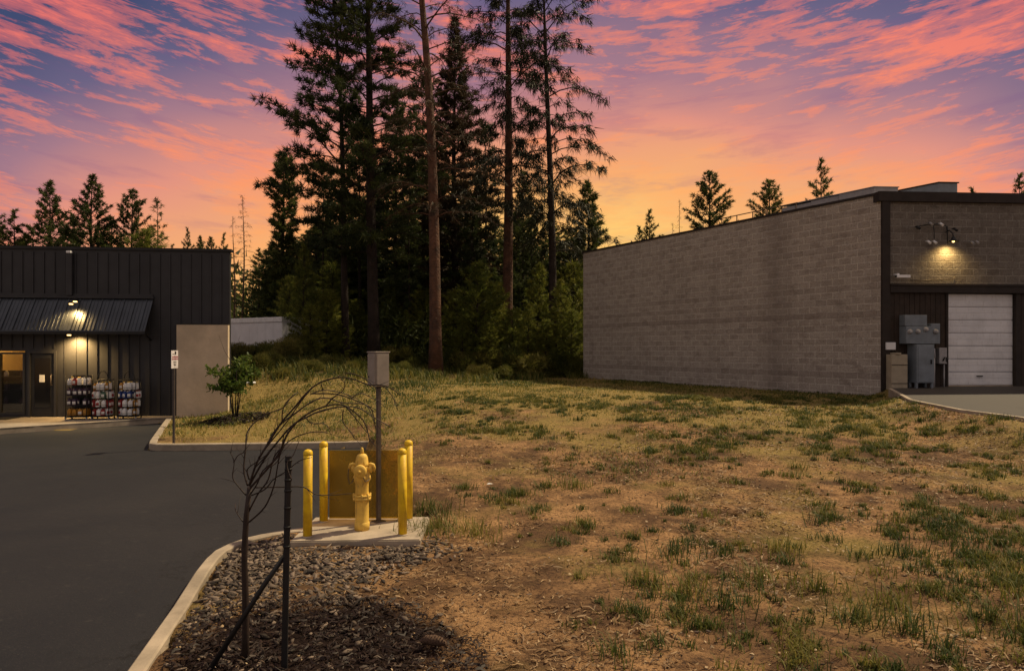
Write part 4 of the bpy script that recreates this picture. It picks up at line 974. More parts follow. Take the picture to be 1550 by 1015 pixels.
tall(661, 30, 26, 'reddish-barked tall pine trunk in the middle of the grove with dead hanging branches', 'redbark', 'dry', 'pine tree', seed=23, cb=6.8, rmax=3.3, nb=120, prof=lambda u: .85 if u < .8 else .5, dens=6, K=12, bl=.24, bw=.011, r0=.29, e0=.35, droop=.55, lean_px=-24, bias=(0, 0, -.7), gap=.1)
tall(768, 37, 27, 'tall brown-trunked pine with drooping sparse needles beside the reddish pine', 'redbark', 'darkpine', seed=24, cb=8.0, rmax=3.6, nb=105, irr=.35, prof=lambda u: .95 * (1 - .3 * u), dens=4.4, K=20, bl=.5, bw=.019, r0=.33, e0=.35, droop=.65, lean_px=2, bias=(0, 0, -1.1))
tall(836, 35, 23, 'slim dark pine with drooping branches closest to the block building', 'bark', 'darkpine', seed=25, cb=6.2, rmax=3.7, nb=90, irr=.35, prof=lambda u: .95 * (1 - .5 * u), dens=4.2, K=20, bl=.46, bw=.019, r0=.24, e0=.35, droop=.7, lean_px=-12, bias=(0, 0, -1.1))
l_ = root(688, 41); tree_thing('fir_tree', l_, 'dense narrow dark fir behind the reddish pine trunk', 'fir tree', conifer(26, topH(28, 41, l_.z), 2, 3.6, 230, cone, dens=9, K=17, bl=.34, bw=.028, r0=.25, e0=.05, droop=.25), 'bark', 'dry')
l_ = root(428, 40); tree_thing('fir_tree', l_, 'dark bushy fir standing alone between the snag and the grove', 'fir tree', conifer(27, topH(236, 40, l_.z), 1.5, 1.75, 140, colp, dens=12, K=18, bl=.28, bw=.028, r0=.2, e0=.3, droop=.1), 'bark', 'fir')
l_ = root(890, 44); tree_thing('fir_tree', l_, 'full dark fir just behind the far end of the block wall', 'fir tree', conifer(28, topH(277, 44, l_.z), 1.5, 2.8, 120, cone, dens=10, K=18, bl=.28, bw=.028, r0=.2, e0=.15, droop=.12), 'bark', 'fir')

# shared generators for the middle distance
protos = {}
def proto_tree(key, wood, leaf, **kw):
    mb, V, Fc, tint = conifer(**kw); o = mb.build('trunk', M[wood]); me1 = o.data; bpy.data.objects.remove(o)
    me2 = npmesh('crown', V, [Fc], tint); me2.materials.append(M[leaf]); protos[key] = (me1, me2, kw['H'])
proto_tree('firA', 'bark', 'fir', seed=31, H=10, cb=.8, rmax=2.75, nb=150, prof=cone, dens=12, K=14, bl=.19, bw=.022, r0=.14, e0=.2, droop=.1)
proto_tree('firB', 'bark', 'fir', seed=32, H=10, cb=1.2, rmax=2.1, nb=120, prof=ovalp, dens=12, K=14, bl=.20, bw=.022, r0=.14, e0=.35, droop=.08)
proto_tree('firC', 'bark', 'fir', seed=33, H=10, cb=.5, rmax=2.3, nb=110, prof=cone, dens=11, K=14, bl=.19, bw=.021, r0=.12, e0=.25, droop=.12, gap=.15)
proto_tree('thin', 'bark', 'fir', seed=34, H=10, cb=2.5, rmax=1.0, nb=50, prof=ovalp, dens=8, K=12, bl=.2, bw=.018, r0=.09, e0=.1, droop=.2, gap=.2)
proto_tree('pole', 'bark', 'pine', seed=35, H=14, cb=5.5, rmax=2.4, nb=80, prof=ovalp, dens=8, K=18, bl=.30, bw=.024, r0=.13, e0=.2, droop=.2)
proto_tree('poleB', 'bark', 'pine', seed=38, H=14, cb=4.5, rmax=2.2, nb=80, prof=colp, dens=8, K=18, bl=.30, bw=.024, r0=.12, e0=.1, droop=.3, gap=.1)
proto_tree('youngA', 'bark', 'young', seed=36, H=6, cb=.2, rmax=1.7, nb=100, prof=cone, dens=12, K=11, bl=.2, bw=.017, r0=.07, e0=.35, droop=.15)
proto_tree('youngB', 'bark', 'young', seed=37, H=6, cb=.1, rmax=1.9, nb=90, prof=ovalp, dens=11, K=11, bl=.24, bw=.017, r0=.06, e0=.5, droop=.2)
def put(key, px, d, py, label, wide=1.0, group=None, name='fir_tree', cat='fir tree', rz=None):
    me1, me2, H0 = protos[key]; loc = root(px, d); h = topH(py, d, loc.z); s = h / H0
    e = empty(name, loc, label, cat, group, rz if rz is not None else rs.uniform(0, 6.28))
    e.scale = (s * wide, s * wide, s)
    for nm, me_ in (('trunk', me1), ('crown', me2)):
        o = bpy.data.objects.new(nm, me_); col.objects.link(o); o.parent = e
    return e
GL = 'firs behind the charcoal building'
put('firA', 75, 46, 276, 'broad pointed fir above the charcoal roof, between the shortest fir and the tallest', 1.02, GL)
put('firA', 140, 45, 267, 'tallest pointed fir rising behind the charcoal roof', 1.05, GL)
put('firB', 200, 46, 289, 'rounded fir rising behind the charcoal roof next to the spindly one', .95, GL)
put('thin', 237, 46, 302, 'spindly thin fir at the end of the row behind the charcoal roof', 1.2, GL)
put('firC', 24, 45, 320, 'low fir just over the charcoal roof beside the broad one', 1.3, GL)
put('firB', -12, 45, 318, 'low fir at the picture edge over the charcoal roof', 1.3, GL)
put('firC', 168, 47, 330, 'short fir filling between the tallest and the rounded fir', 1.6, GL)
put('firC', 108, 48, 325, 'short fir filling between the broad and the tallest fir', 1.6, GL)
put('firC', 52, 48, 345, 'lowest bushy fir between the two leftmost pointed tops', 1.8, GL)
put('youngB', 222, 44, 350, 'low yellowish fir under the spindly fir', 1.2, GL)
GS = 'small distant firs over the charcoal roof'
put('firC', 283, 70, 347, 'small distant fir, tallest of the four over the charcoal roof', .8, GS)
put('firA', 303, 72, 359, 'small distant fir, second of the four over the charcoal roof', .8, GS)
put('firA', 319, 74, 360, 'small distant fir, third of the four over the charcoal roof', .8, GS)
put('firC', 340, 70, 355, 'small distant fir at the corner end of the charcoal roof', .8, GS)
put('firC', 262, 74, 372, 'tiny distant fir barely over the charcoal roof', .9, GS)
GR = 'firs behind the block building'
put('firC', 984, 52, 320, 'short fir above the far half of the block wall', 1.1, GR)
put('firC', 967, 55, 345, 'low fir tip left of the short one above the block wall', 1.1, GR)
put('firB', 1074, 50, 261, 'tall full fir above the middle of the block wall', 1.1, GR)
put('firB', 1165, 47, 275, 'dense round fir beside the roof guard rail', 1.1, GR)
put('firC', 1243, 44, 243, 'open branched fir above the pale roof duct', .95, GR)
put('firC', 1545, 46, 266, 'fir tip over the dark cornice at the picture edge', 1.2, GR)
put('firC', 1470, 60, 287, 'tiny fir tip beside the roof vent pipe', 1.0, GR)
# snags
def snag(px, d, py, seed, label, rmax, nb=38):
    loc = root(px, d); H = topH(py, d, loc.z)
    g = conifer(seed, H, H * .35, rmax, nb, cone, dens=6, K=5, bl=.22, bw=.007, r0=.09, e0=.1, droop=.6, bias=(0, 0, -.8))
    tree_thing('dead_tree', loc, label, 'dead tree', g, 'deadwood', 'dry')
snag(368, 42, 297, 41, 'bare dead snag with drooping twigs past the end of the charcoal roof', 1.3, 60)
snag(354, 43, 328, 42, 'thin leaning dead stem beside the bare snag', .35, 20)
snag(1029, 52, 304, 43, 'thin dead snag above the far half of the block wall', .8, 36)
snag(1018, 53, 338, 44, 'short dead snag beside the thin one above the block wall', .5, 20)

# ---- grove interior
GI = 'slender conifers deep in the grove'
def zone(px):
    for lim, tx in ((475, 'behind the bright young fir near the trailer'), (524, 'before the outermost tall pine'), (565, 'between the two leftmost tall pines'), (612, 'just past the thick black pine trunk'), (661, 'just before the reddish pine trunk'),
                    (714, 'just past the reddish pine trunk'), (768, 'just before the brown-trunked drooping pine'), (836, 'between the two drooping pines'), (2000, 'between the slim pine and the block wall')):
        if px < lim: return tx
rs = random.Random(77)
spec = []
for px, d, py, key, wd in [(490, 38, 250, 'poleB', .9), (545, 40, 190, 'pole', .9), (600, 42, 150, 'pole', 1.0), (620, 37, 270, 'poleB', .9), (640, 44, 120, 'poleB', 1.0), (715, 38, 300, 'pole', .8),
                           (735, 46, 190, 'poleB', .9), (792, 44, 262, 'firB', .8), (805, 40, 330, 'pole', .7), (585, 48, 240, 'firA', 1.1), (550, 50, 300, 'firB', 1.2), (660, 50, 260, 'firA', 1.2),
                           (750, 50, 330, 'firA', 1.3), (700, 52, 280, 'firB', 1.2), (850, 48, 370, 'firA', 1.4), (480, 45, 330, 'firA', 1.3), (515, 47, 290, 'firB', 1.2), (620, 52, 320, 'firC', 1.5), (780, 52, 370, 'firC', 1.5)]:
    put(key, px, d, py, ('tall' if py < 255 else 'mid-height') + ' dark conifer in the grove ' + zone(px), wd, GI)
for i in range(34):
    px = 395 + i * 14.5 + rs.uniform(-8, 8); d = rs.uniform(39, 60)
    put(rs.choice(['firA', 'firB', 'firC', 'poleB']), px, d, rs.uniform(330, 420), 'low dark conifer in the grove ' + zone(px), rs.uniform(1.2, 1.7), GI)
GY = 'young green firs at the edge of the grove'
put('youngA', 460, 33, 372, 'bright yellow-green young fir, tallest of the edge firs', .85, GY)
put('youngB', 438, 35, 420, 'low yellow-green young fir beside the white trailer', 1.0, GY)
for px, d, py in [(495, 34, 440), (470, 32, 462), (540, 36, 455), (590, 38, 430), (615, 36, 470), (690, 35, 440), (722, 34, 400), (745, 36, 430), (775, 34, 470), (800, 33, 462), (815, 37, 400), (850, 34, 425), (868, 36, 400), (865, 33, 470), (640, 37, 440), (700, 33, 480), (740, 33, 490), (505, 36, 400), (826, 33, 485), (520, 34, 480)]:
    put(rs.choice(['youngA', 'youngB']), px, d, py, ('taller' if py < 445 else 'low') + ' young green fir at the grove edge ' + zone(px), 1.15, GY)
# trees only seen from other viewpoints, round the sides
for i in range(14):
    px = rs.choice([rs.uniform(-500, -60), rs.uniform(1600, 2300)]); put(rs.choice(['firA', 'firB']), px, rs.uniform(45, 60), rs.uniform(280, 340), 'tall fir beyond the buildings outside the middle of the view', 1.2, 'firs beyond the buildings')
# far wood
np.random.seed(9); n = 52000
fx = np.random.uniform(-75, 85, n); fy = np.random.uniform(58, 82, n); top = 6.5 + 3.0 * np.sin(fx * .8) * np.sin(fx * .37 + 1) + np.random.uniform(-1, 1, n)
fz = 1.0 + (np.random.uniform(0, 1, n) ** 1.1) * np.maximum(top, 1.5)
V, Fc = blades(np.stack([fx, fy, fz], 1), unit(np.random.normal(size=(n, 3)) + np.array([0, 0, .5])), np.random.uniform(.5, 1.1, n), np.random.uniform(.10, .22, n))
tag(link('distant_wood', npmesh('distant_wood', V, [Fc], np.repeat(np.random.uniform(0, .7, n), 3)), None, [M['fir']]), 'dark far wood closing the view behind the grove', 'wood', None, 'stuff')
# understory in the grove (brush)
n = 60000
fx = np.random.uniform(-15.5, 4.6, n); fy = np.random.uniform(34.5, 52, n)
lump = 1.3 + 1.1 * np.sin(fx * 1.9 + fy) * np.sin(fx * .8 - fy * .6); fz = height(fx, fy) + np.random.uniform(0, 1, n) ** 1.3 * np.maximum(.5, lump + 1.0)
kp = ~((fx < -9.5) & (fy < 42)); fx, fy, fz = fx[kp], fy[kp], fz[kp]; n = len(fx)
V, Fc = blades(np.stack([fx, fy, fz], 1), unit(np.random.normal(size=(n, 3)) + np.array([0, 0, .8])), np.random.uniform(.18, .45, n), np.random.uniform(.02, .05, n))
tag(link('undergrowth', npmesh('undergrowth', V, [Fc], np.repeat(np.random.uniform(0, .8, n), 3)), None, [M['fir']]), 'tangled dark undergrowth on the floor of the grove', 'undergrowth', None, 'stuff')

# bushes along the grove edge
def bush_mesh(seed, rx, rz_, n=5200, bl=.16, bw=.016):
    np.random.seed(seed); k = 14; c = np.random.normal(size=(k, 3)) * [rx * .42, rx * .35, rz_ * .18] + [0, 0, rz_ * .42]
    ii = np.random.randint(0, k, n); d = unit(np.random.normal(size=(n, 3))); r = np.random.uniform(.55, 1.05, n) ** .5 * rx * .42
    Pp = c[ii] + d * r[:, None] * [1, 1, .85]; Pp[:, 2] = np.maximum(Pp[:, 2], .02)
    D = unit(d + np.random.normal(size=(n, 3)) * .5 + [0, 0, .6])
    V, Fc = blades(Pp, D, np.random.uniform(.6, 1.4, n) * bl, np.random.uniform(.7, 1.3, n) * bw)
    me_ = npmesh('leaves', V, [Fc], np.repeat(np.clip(np.random.uniform(.1, .9, k)[ii] + np.random.normal(size=n) * .15, 0, 1), 3)); me_.materials.append(M['bush'])
    mb = MB()
    for i in range(k): mb.tube([(0, 0, -.05), tuple(c[i] * .5), tuple(c[i])], [.02, .014, .006], 4)
    o = mb.build('stems', M['bark']); me1 = o.data; bpy.data.objects.remove(o); return me1, me_
bm_ = [bush_mesh(51, .9, 1.3), bush_mesh(52, 1.1, 1.1), bush_mesh(53, .8, .9, bl=.22)]
BL = [(690, 33, 1.0, 'low bush at the foot of the reddish pine trunk'), (715, 33, 1.0, 'olive bush second along the grove edge from the reddish pine'), (742, 33.5, 1.2, 'olive bush third along the grove edge from the reddish pine'),
      (770, 33, 1.2, 'wide olive bush halfway between reddish pine and block wall'), (795, 32.5, 1.3, 'tallest olive bush on the grove edge before the block wall'), (822, 32.5, 1.1, 'rounded yellowish bush two along from the block wall end'),
      (848, 32.5, 1.0, 'rounded yellowish bush next to the block wall end'), (873, 33.5, 1.0, 'dark bush tucked against the end of the block wall'), (610, 34, .9, 'low bush between the black pine trunk and the reddish trunk'),
      (575, 35, .8, 'low bush behind the grey post cabinet'), (362, 30, 0.62, 'grassy green bush in front of the white trailer, at the building corner'), (385, 31, 0.62, 'dark green bush in front of the middle of the white trailer'),
      (405, 30, 0.62, 'green bush in front of the white trailer nearest the grove'), (432, 31, .9, 'bush where the trailer meets the grove'), (455, 32, 1.0, 'bush under the bright young fir'), (640, 35, .8, 'small bush just on the kerb side of the reddish pine')]
BL += [(392, 25.5, .55, 'low dark scrub on the rise just past the small leafy tree'), (418, 27, .6, 'low scrub below the white trailer where the rise begins'), (447, 27.5, .5, 'low scrub beneath the bright young fir, kerb side'),
       (470, 25.5, .45, 'knee-high scrub in the open grass behind the arching branches'), (500, 28.5, .6, 'low scrub in front of the outermost tall pine'), (538, 28, .5, 'low scrub between the post cabinet and the outermost pine'),
       (608, 28.5, .5, 'knee-high scrub just past the post cabinet'), (378, 23.5, .4, 'small weed clump close behind the small leafy tree'), (425, 23.8, .4, 'small weed clump halfway between the leafy tree and the grove'), (725, 30.5, .55, 'small yellow scrub in front of the olive bushes'), (760, 30.2, .6, 'straw-coloured scrub in front of the wide olive bush')]
for i, (px, d, s, lb) in enumerate(BL):
    e = empty('bush', root(px, d), lb, 'bush', 'bushes along the grove edge', rs.uniform(0, 6)); e.scale = (s, s, s * rs.uniform(.85, 1.1))
    for nm, me_ in (('stems', bm_[i % 3][0]), ('leaves', bm_[i % 3][1])):
        o = bpy.data.objects.new(nm, me_); col.objects.link(o); o.parent = e

# small leafy tree on the island
loc = Vector(((356 - CX) / F * 17.9, 17.9, 0)); loc.z = gz_at(loc.x, loc.y) + .04
e = empty('young_tree', loc, 'small leafy young tree in a brown mulch ring beside the tan wall', 'tree'); e.scale = (1.12, 1.12, 1.16)
mb = MB(); rg = random.Random(4); tips = []
for i in range(5):
    a = i * 1.3; b_ = Vector((math.cos(a) * .04, math.sin(a) * .04, -.05)); m_ = b_ + Vector((math.cos(a) * .09, math.sin(a) * .09, .62)); t_ = m_ + Vector((math.cos(a) * .16, math.sin(a) * .16, .5))
    mb.tube([b_, m_, t_], [.017, .012, .007], 6)
    for j in range(7):
        s_ = m_.lerp(t_, rg.uniform(0, 1)); e_ = s_ + Vector((rg.uniform(-.34, .34), rg.uniform(-.34, .34), rg.uniform(-.08, .36))); mb.tube([s_, e_], [.006, .003], 4); tips.append((s_, e_))
for j, ang in enumerate((-.35, -.5, .25)): mb.tube([(0, 0, 1.1), (-.25 + j * .12, 0, 1.5), (-.38 + j * .25, 0, 1.85)], [.006, .004, .002], 4)
mb.build('stems', M['bark'], e)
np.random.seed(6); pp = []
for s_, e_ in tips:
    for q in range(70): pp.append(tuple(s_.lerp(e_, rg.uniform(.15, 1.08)) + Vector((rg.gauss(0, .045), rg.gauss(0, .045), rg.gauss(0, .045)))))
pp = np.array(pp); n = len(pp); D = unit(np.random.normal(size=(n, 3)) + [0, 0, .5]); S = unit(np.cross(D, np.random.normal(size=(n, 3)))); l_ = np.random.uniform(.06, .12, n)[:, None]; w_ = l_ * .28
V = np.stack([pp, pp + D * l_ * .5 - S * w_, pp + D * l_, pp + D * l_ * .5 + S * w_], 1).reshape(-1, 3)
link('crown', npmesh('crown', V, [np.arange(4 * n).reshape(-1, 4)], np.repeat(np.random.uniform(0, 1, n), 4)), e, [M['leaf']])
mb = MB(); mb.tube([P(349, 580, 19.4), P(387, 579, 19.6)], .035, 10); tag(mb.build('pipe', M['white']), 'white pipe lying behind the small leafy tree', 'pipe')

# ---- grass
def fbm(x, y, s, o=0.0):
    return np.array([noise.fractal(Vector((a * s + o, b * s, o)), .8, 2.0, 3) for a, b in zip(x, y)])
def blade_mesh(name, cx, cy, hgt, spread, wid, tint, lie=0.0):
    n = len(cx); z = height(cx, cy)
    z = z + np.array([.035 * noise.noise(Vector((a, b, 0)) * .9) + .018 * noise.noise(Vector((a, b, 0)) * 3.1) for a, b in zip(cx, cy)]) - .008
    a = np.random.uniform(0, 2 * np.pi, n); o = np.stack([np.cos(a), np.sin(a), np.zeros(n)], 1); s = np.stack([-np.sin(a), np.cos(a), np.zeros(n)], 1)
    Pp = np.stack([cx, cy, z], 1); up = np.array([0, 0, 1.0]); h = hgt[:, None]; k = spread[:, None]; w_ = wid[:, None]
    m_ = Pp + up * h * .55 * (1 - lie) + o * k * h * .35; t_ = Pp + up * h * (1 - k * .35) * (1 - lie) + o * k * h
    V = np.stack([Pp - s * w_, Pp + s * w_, m_ - s * w_ * .7, m_ + s * w_ * .7, t_], 1).reshape(-1, 3); b = np.arange(n)[:, None] * 5
    return npmesh(name, V, [np.concatenate([b, b + 1, b + 3, b + 2], 1), np.concatenate([b + 2, b + 3, b + 4], 1)], np.repeat(tint, 5))
def keep(x, y):
    k = ~inpoly(x, y, ASPH) & (segd(x, y, KERB) > .17) & (segd(x, y, ISL) > .17)
    k &= ~inpoly(x, y, WALK) & ~inpoly(x, y, [(-2.3, 6.82), (-.9, 6.88), (-.9, 7.9), (-2.3, 7.88)])
    k &= ~inpoly(x, y, [(10.4, 18.9), (9.4, 16.2), (9.4, 14.3), (9.85, 13.3), (9.8, 5), (45, 5), (45, 22), (10.53, 19.4)]) & ~inpoly(x, y, [D0, C0, (30, 20), (30, 34)])
    k &= ~inpoly(x, y, [(-40, 18), (-14.48, 19.2), (-8.1, 19.9), (-13.2, 29), (-40, 30)]); return k
np.random.seed(12)
# green tufts
N0 = 15000; tx_ = np.random.uniform(-3, 16, N0); ty_v = 4.1 + 15.5 * np.random.uniform(0, 1, N0) ** 1.15
dn_ = .7 * fbm(tx_, ty_v, .45, 3.3) + .8 * fbm(tx_, ty_v, 1.5, 9.1)
pth = np.clip((dn_ + .02) * 1.8 + np.clip((tx_ - 3) * .02, 0, .1), 0.055, .8) * np.clip((tx_ + .3 + (ty_v - 7) * .25) / 1.6, .0, 1)
k = (np.random.uniform(0, 1, N0) < pth) & keep(tx_, ty_v); tx_, ty_v = tx_[k], ty_v[k]
tx_ = tx_[:4200]; ty_v = ty_v[:4200]
# a few tufts placed as in the photo
hand = [(1095, 905, 1.5), (1048, 885, 1.3), (1235, 880, 1.2), (720, 800, 1.4), (650, 770, 1.6), (662, 790, 1.3), (975, 868, 1.2), (1145, 865, 1.1), (932, 975, .8), (1180, 825, 1.2), (1360, 830, 1.1), (1020, 830, 1.2), (1500, 920, 1.4), (1380, 940, 1.4), (1540, 890, 1.3), (1460, 820, 1.2), (790, 745, 1.0), (870, 735, 1.1), (1350, 900, 1.2), (1290, 925, 1.0), (638, 800, 1.2)]
hx = []; hy_ = []; hs_ = []
for a, b, s in hand:
    p_ = at(a, b, .16); hx.append(p_.x); hy_.append(p_.y); hs_.append(s)
ax = np.concatenate([tx_, hx]); ay = np.concatenate([ty_v, hy_]); sz = np.concatenate([np.random.uniform(.25, 1.0, len(tx_)) ** 1.8 * 1.15, np.array(hs_) * 1.5])
nb_ = (16 + 52 * sz).astype(int); I = np.repeat(np.arange(len(ax)), nb_); n = len(I); r_ = .115 * sz[I] * np.abs(np.random.normal(size=n)) ** .9; aa = np.random.uniform(0, 6.28, n)
hgt = (.035 + .085 * sz[I]) * np.random.uniform(.5, 1.25, n); tt = np.clip(np.random.uniform(.0, .55, len(ax))[I] + np.random.normal(size=n) * .12, 0, 1)
tag(link('grass', blade_mesh('grass', ax[I] + np.cos(aa) * r_, ay[I] + np.sin(aa) * r_, hgt, np.random.uniform(.25, 1.1, n), .0022 + .0022 * np.random.uniform(0, 1, n) + ay[I] * .00018, tt), None, [M['grass']]), 'scattered green grass tufts growing on the dry dirt lot', 'grass', None, 'stuff')
# short dry turf over the farther lot and the island
n = 120000; gx_ = np.random.uniform(-12, 13, n); gy_ = 10 + 24 * np.random.uniform(0, 1, n) ** .9
dd = fbm(gx_[::6], gy_[::6], .4, 5.5); dd = np.repeat(dd, 6)[:n] * 1.2
J = np.repeat(np.arange(0, n, 6), 6); gx_ = gx_[J] + np.random.normal(size=n) * .14; gy_ = gy_[J] + np.random.normal(size=n) * .14
isl = (gx_ < -2.6)
k = keep(gx_, gy_) & (np.random.uniform(0, 1, n) < np.clip(.30 + dd * 1.1 + (gy_ - 13) * .05 + isl * .35, .10, 1) * np.where(gy_ > 23.5 + np.maximum(gx_ + 6, 0) * .8 + 1.5 * np.sin(gx_ * 1.7), .30, 1)); gx_, gy_, isl = gx_[k], gy_[k], isl[k]; n = len(gx_); dd = dd[k]
tt = np.clip(.72 - dd * .5 - np.clip((gy_ - 16) * .02, 0, .2) - isl * .15 + np.random.normal(size=n) * .2, 0, 1)
hg = np.random.uniform(.03, .10, n) * (1 + isl * .6 + np.clip((gy_ - 22) * .08, 0, 1.3))
tag(link('turf', blade_mesh('turf', gx_, gy_, hg, np.random.uniform(.4, 1.5, n), .004 + gy_ * .00035, tt), None, [M['grass']]), 'short yellowing turf covering the back of the lot and the island', 'grass', None, 'stuff')
# tall weeds near the grove
n = 26000; gx_ = np.random.uniform(-12.5, 4, n); gy_ = np.random.uniform(23, 36, n); k = keep(gx_, gy_) & (fbm(gx_, gy_, .7, 1.2) > .02) & (gy_ > 23 + np.maximum(gx_ + 6, 0) * .8); gx_, gy_ = gx_[k], gy_[k]; n = len(gx_)
tag(link('weeds', blade_mesh('weeds', gx_, gy_, np.random.uniform(.15, .55, n), np.random.uniform(.3, 1.0, n), np.full(n, .013), np.clip(np.random.normal(size=n) * .25 + .4, 0, 1)), None, [M['grass']]), 'tall weeds and dry stems along the edge of the grove', 'weeds', None, 'stuff')
# straw litter
def litter(name, n, x0, x1, y0, y1, ln, wd, mat, label, cat, zoff=.012, mask=None, tl=(0, 1), pw=1.3):
    a_ = np.random.uniform(x0, x1, n); b_ = y0 + (y1 - y0) * np.random.uniform(0, 1, n) ** pw; k = keep(a_, b_)
    if mask is not None: k &= mask(a_, b_)
    a_, b_ = a_[k], b_[k]; n = len(a_); th = np.random.uniform(0, 6.28, n); L_ = np.random.uniform(ln[0], ln[1], n); W_ = np.random.uniform(wd[0], wd[1], n) * (1 + b_ * .06)
    z_ = height(a_, b_) + np.array([.035 * noise.noise(Vector((q, r, 0)) * .9) + .018 * noise.noise(Vector((q, r, 0)) * 3.1) + .012 * noise.noise(Vector((q, r, 0)) * 7.3) for q, r in zip(a_, b_)]) + zoff * np.random.uniform(.2, 1.2, n)
    d = np.stack([np.cos(th), np.sin(th), np.random.normal(size=n) * .18], 1); s = np.stack([-np.sin(th), np.cos(th), np.random.normal(size=n) * .5], 1); c = np.stack([a_, b_, z_], 1); cv = s * (np.random.normal(size=n) * .18 * L_)[:, None]
    A = c - d * L_[:, None] / 2 + cv; B = c + [0, 0, .006]; E = c + d * L_[:, None] / 2 + cv; w_ = s * W_[:, None]
    V = np.stack([A - w_ * .6, A + w_ * .6, B - w_, B + w_, E - w_ * .5, E + w_ * .5], 1).reshape(-1, 3); b = np.arange(n)[:, None] * 6
    tag(link(name, npmesh(name, V, [np.concatenate([b, b + 1, b + 3, b + 2], 1), np.concatenate([b + 2, b + 3, b + 5, b + 4], 1)], np.repeat(np.clip(np.random.uniform(tl[0], tl[1], n), 0, 1), 6)), None, [mat]), label, cat, None, 'stuff')
mul = lambda a, b: np.hypot((a + 1.35) * .85, b - 4.55) < .92 + .15 * np.sin(a * 5) * np.sin(b * 4)
nmul = lambda a, b: ~mul(a, b)
litter('straw', 62000, -3, 13, 4.0, 17, (.025, .10), (.0024, .0055), M['straw'], 'dry straw and twig litter scattered over the dirt', 'litter', mask=lambda a, b: nmul(a, b) & (fbm(a, b, .9, 4.4) + np.random.normal(size=len(a)) * .12 > .04))
litter('mulch', 11000, -3, .4, 3.6, 6.0, (.02, .075), (.0022, .0065), M['chips'], 'dark bark mulch around the bare young tree', 'mulch', .03, mul)
litter('dead_leaves', 2600, -3, 12, 4.0, 14, (.012, .03), (.004, .009), M['straw'], 'pale scraps and dead leaves scattered on the ground', 'litter', .015, None, (.82, 1.3))
litter('island_mulch', 3500, -8.4, -6.1, 16.9, 18.7, (.03, .09), (.006, .012), M['chips'], 'brown mulch ring around the small leafy tree', 'mulch', .04, lambda a, b: np.hypot(a + 7.2, b - 17.8) < .85)
# stones
import bmesh as _bm
b0 = _bm.new(); _bm.ops.create_icosphere(b0, subdivisions=1, radius=1); b0.verts.index_update()
IV = np.array([tuple(v.co) for v in b0.verts]); IF = np.array([[v.index for v in f.verts] for f in b0.faces]); b0.free()
def stones(name, n, fx_, size, mat, label, tl=(0, 1), flat=.45):
    a_, b_ = fx_(n); k = keep(a_, b_); a_, b_ = a_[k], b_[k]; n = len(a_); S = np.random.uniform(size[0], size[1], n)[:, None] * np.stack([np.random.uniform(1.0, 2.4, n), np.random.uniform(.35, .8, n), np.random.uniform(flat * .6, flat * 1.3, n)], 1)
    V = IV[None] * S[:, None, :] * (1 + np.random.normal(size=(n, len(IV), 1)) * .26)
    th = np.random.uniform(0, 6.28, n); ti = np.random.normal(size=n) * .3
    c, s = np.cos(ti)[:, None], np.sin(ti)[:, None]; X_, Z_ = V[..., 0] * c - V[..., 2] * s, V[..., 0] * s + V[..., 2] * c
    c, s = np.cos(th)[:, None], np.sin(th)[:, None]; V = np.stack([X_ * c - V[..., 1] * s, X_ * s + V[..., 1] * c, Z_], -1)
    z_ = height(a_, b_) + S[:, 2] * .3 + np.random.uniform(0, .012, n)
    V = V + np.stack([a_, b_, z_], 1)[:, None, :]
    Fc = (IF[None] + (np.arange(n) * len(IV))[:, None, None]).reshape(-1, 3)
    me_ = npmesh(name, V.reshape(-1, 3), [Fc], np.repeat(np.random.uniform(tl[0], tl[1], n), len(IV))); tag(link(name, me_, None, [mat]), label, 'gravel', None, 'stuff')
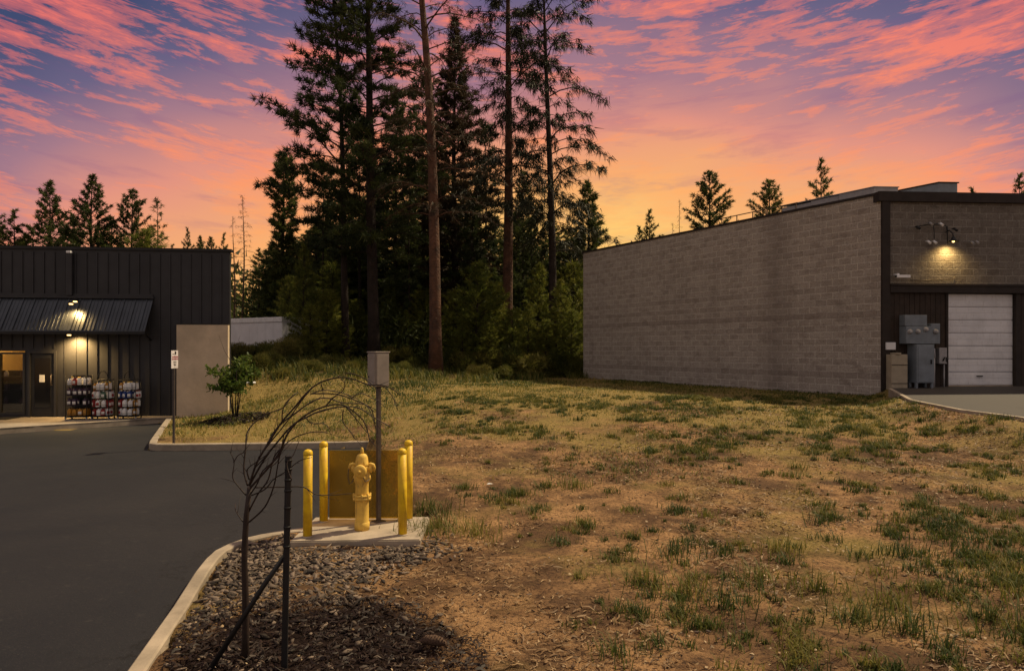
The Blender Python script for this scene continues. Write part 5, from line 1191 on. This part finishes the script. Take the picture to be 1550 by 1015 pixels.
def gbed(n):
    a_ = np.random.uniform(-3.1, .0, n); b_ = np.random.uniform(4.2, 8.2, n)
    lim = -1.2 + .25 * np.sin(b_ * 3) + np.abs(np.random.normal(size=n)) * .22 - np.clip((5.6 - b_), 0, 2) * .25
    k = (a_ < lim) & ~((np.hypot((a_ + 1.35) * .85, b_ - 4.5) < .85) & (np.random.uniform(0, 1, n) < .85)); return a_[k], b_[k]
stones('gravel', 12000, gbed, (.014, .034), M['stone'], 'grey-brown river gravel bed between the kerb and the concrete pad')
def pebf(n): return np.random.uniform(-1.5, 12, n), 4.2 + 12 * np.random.uniform(0, 1, n) ** 1.4
stones('pebbles', 3200, pebf, (.004, .013), M['stone'], 'small pebbles and dirt clods scattered over the lot', (.1, 1.0), .6)
# loose things
lg = at(657, 976, .13); mb = MB(); rg = random.Random(8)
mb.tube([(-.09, .02, .02), (-.05, .01, .035), (0, 0, .035), (.05, -.015, .03), (.085, -.02, .018)], [.012, .03, .036, .03, .01], 9)
mb.v = [(a + .006 * noise.noise(Vector((a, b, c)) * 40), b + .006 * noise.noise(Vector((a, b, c)) * 40 + Vector((5, 5, 5))), c) for a, b, c in mb.v]
for i in range(90):
    u_ = -.08 + .16 * i / 90; a_ = i * 2.4; rr = .034 * math.sqrt(max(.05, 1 - (u_ / .095) ** 2)); c_ = Vector((u_, -u_ * .25 + math.cos(a_) * rr, .033 + math.sin(a_) * rr)); nn = Vector((.6, math.cos(a_), math.sin(a_))).normalized(); sd_ = nn.cross(Vector((1, 0, 0))).normalized()
    mb.add([c_ - sd_ * .008 - nn * .006, c_ + sd_ * .008 - nn * .006, c_ + nn * .014 + sd_ * .005, c_ + nn * .014 - sd_ * .005], [(0, 1, 2, 3)])
o = mb.build('pine_cone', M['deadwood']); o.location = lg; tag(o, 'dark fallen pine cone lying where the mulch meets the dirt', 'pine cone')
pc = at(741, 719, .3); mb = MB(); mb.add([(-.04, -.02, .01), (.03, -.03, .02), (.05, .02, .01), (-.01, .01, .03), (-.03, .03, .015)], [(0, 1, 3), (1, 2, 3), (3, 2, 4), (0, 3, 4)]); o = mb.build('paper_scrap', M['paper']); o.location = (pc.x, pc.y, gz_at(pc.x, pc.y) + .02); tag(o, 'crumpled white paper scrap lying on the dirt lot', 'paper')
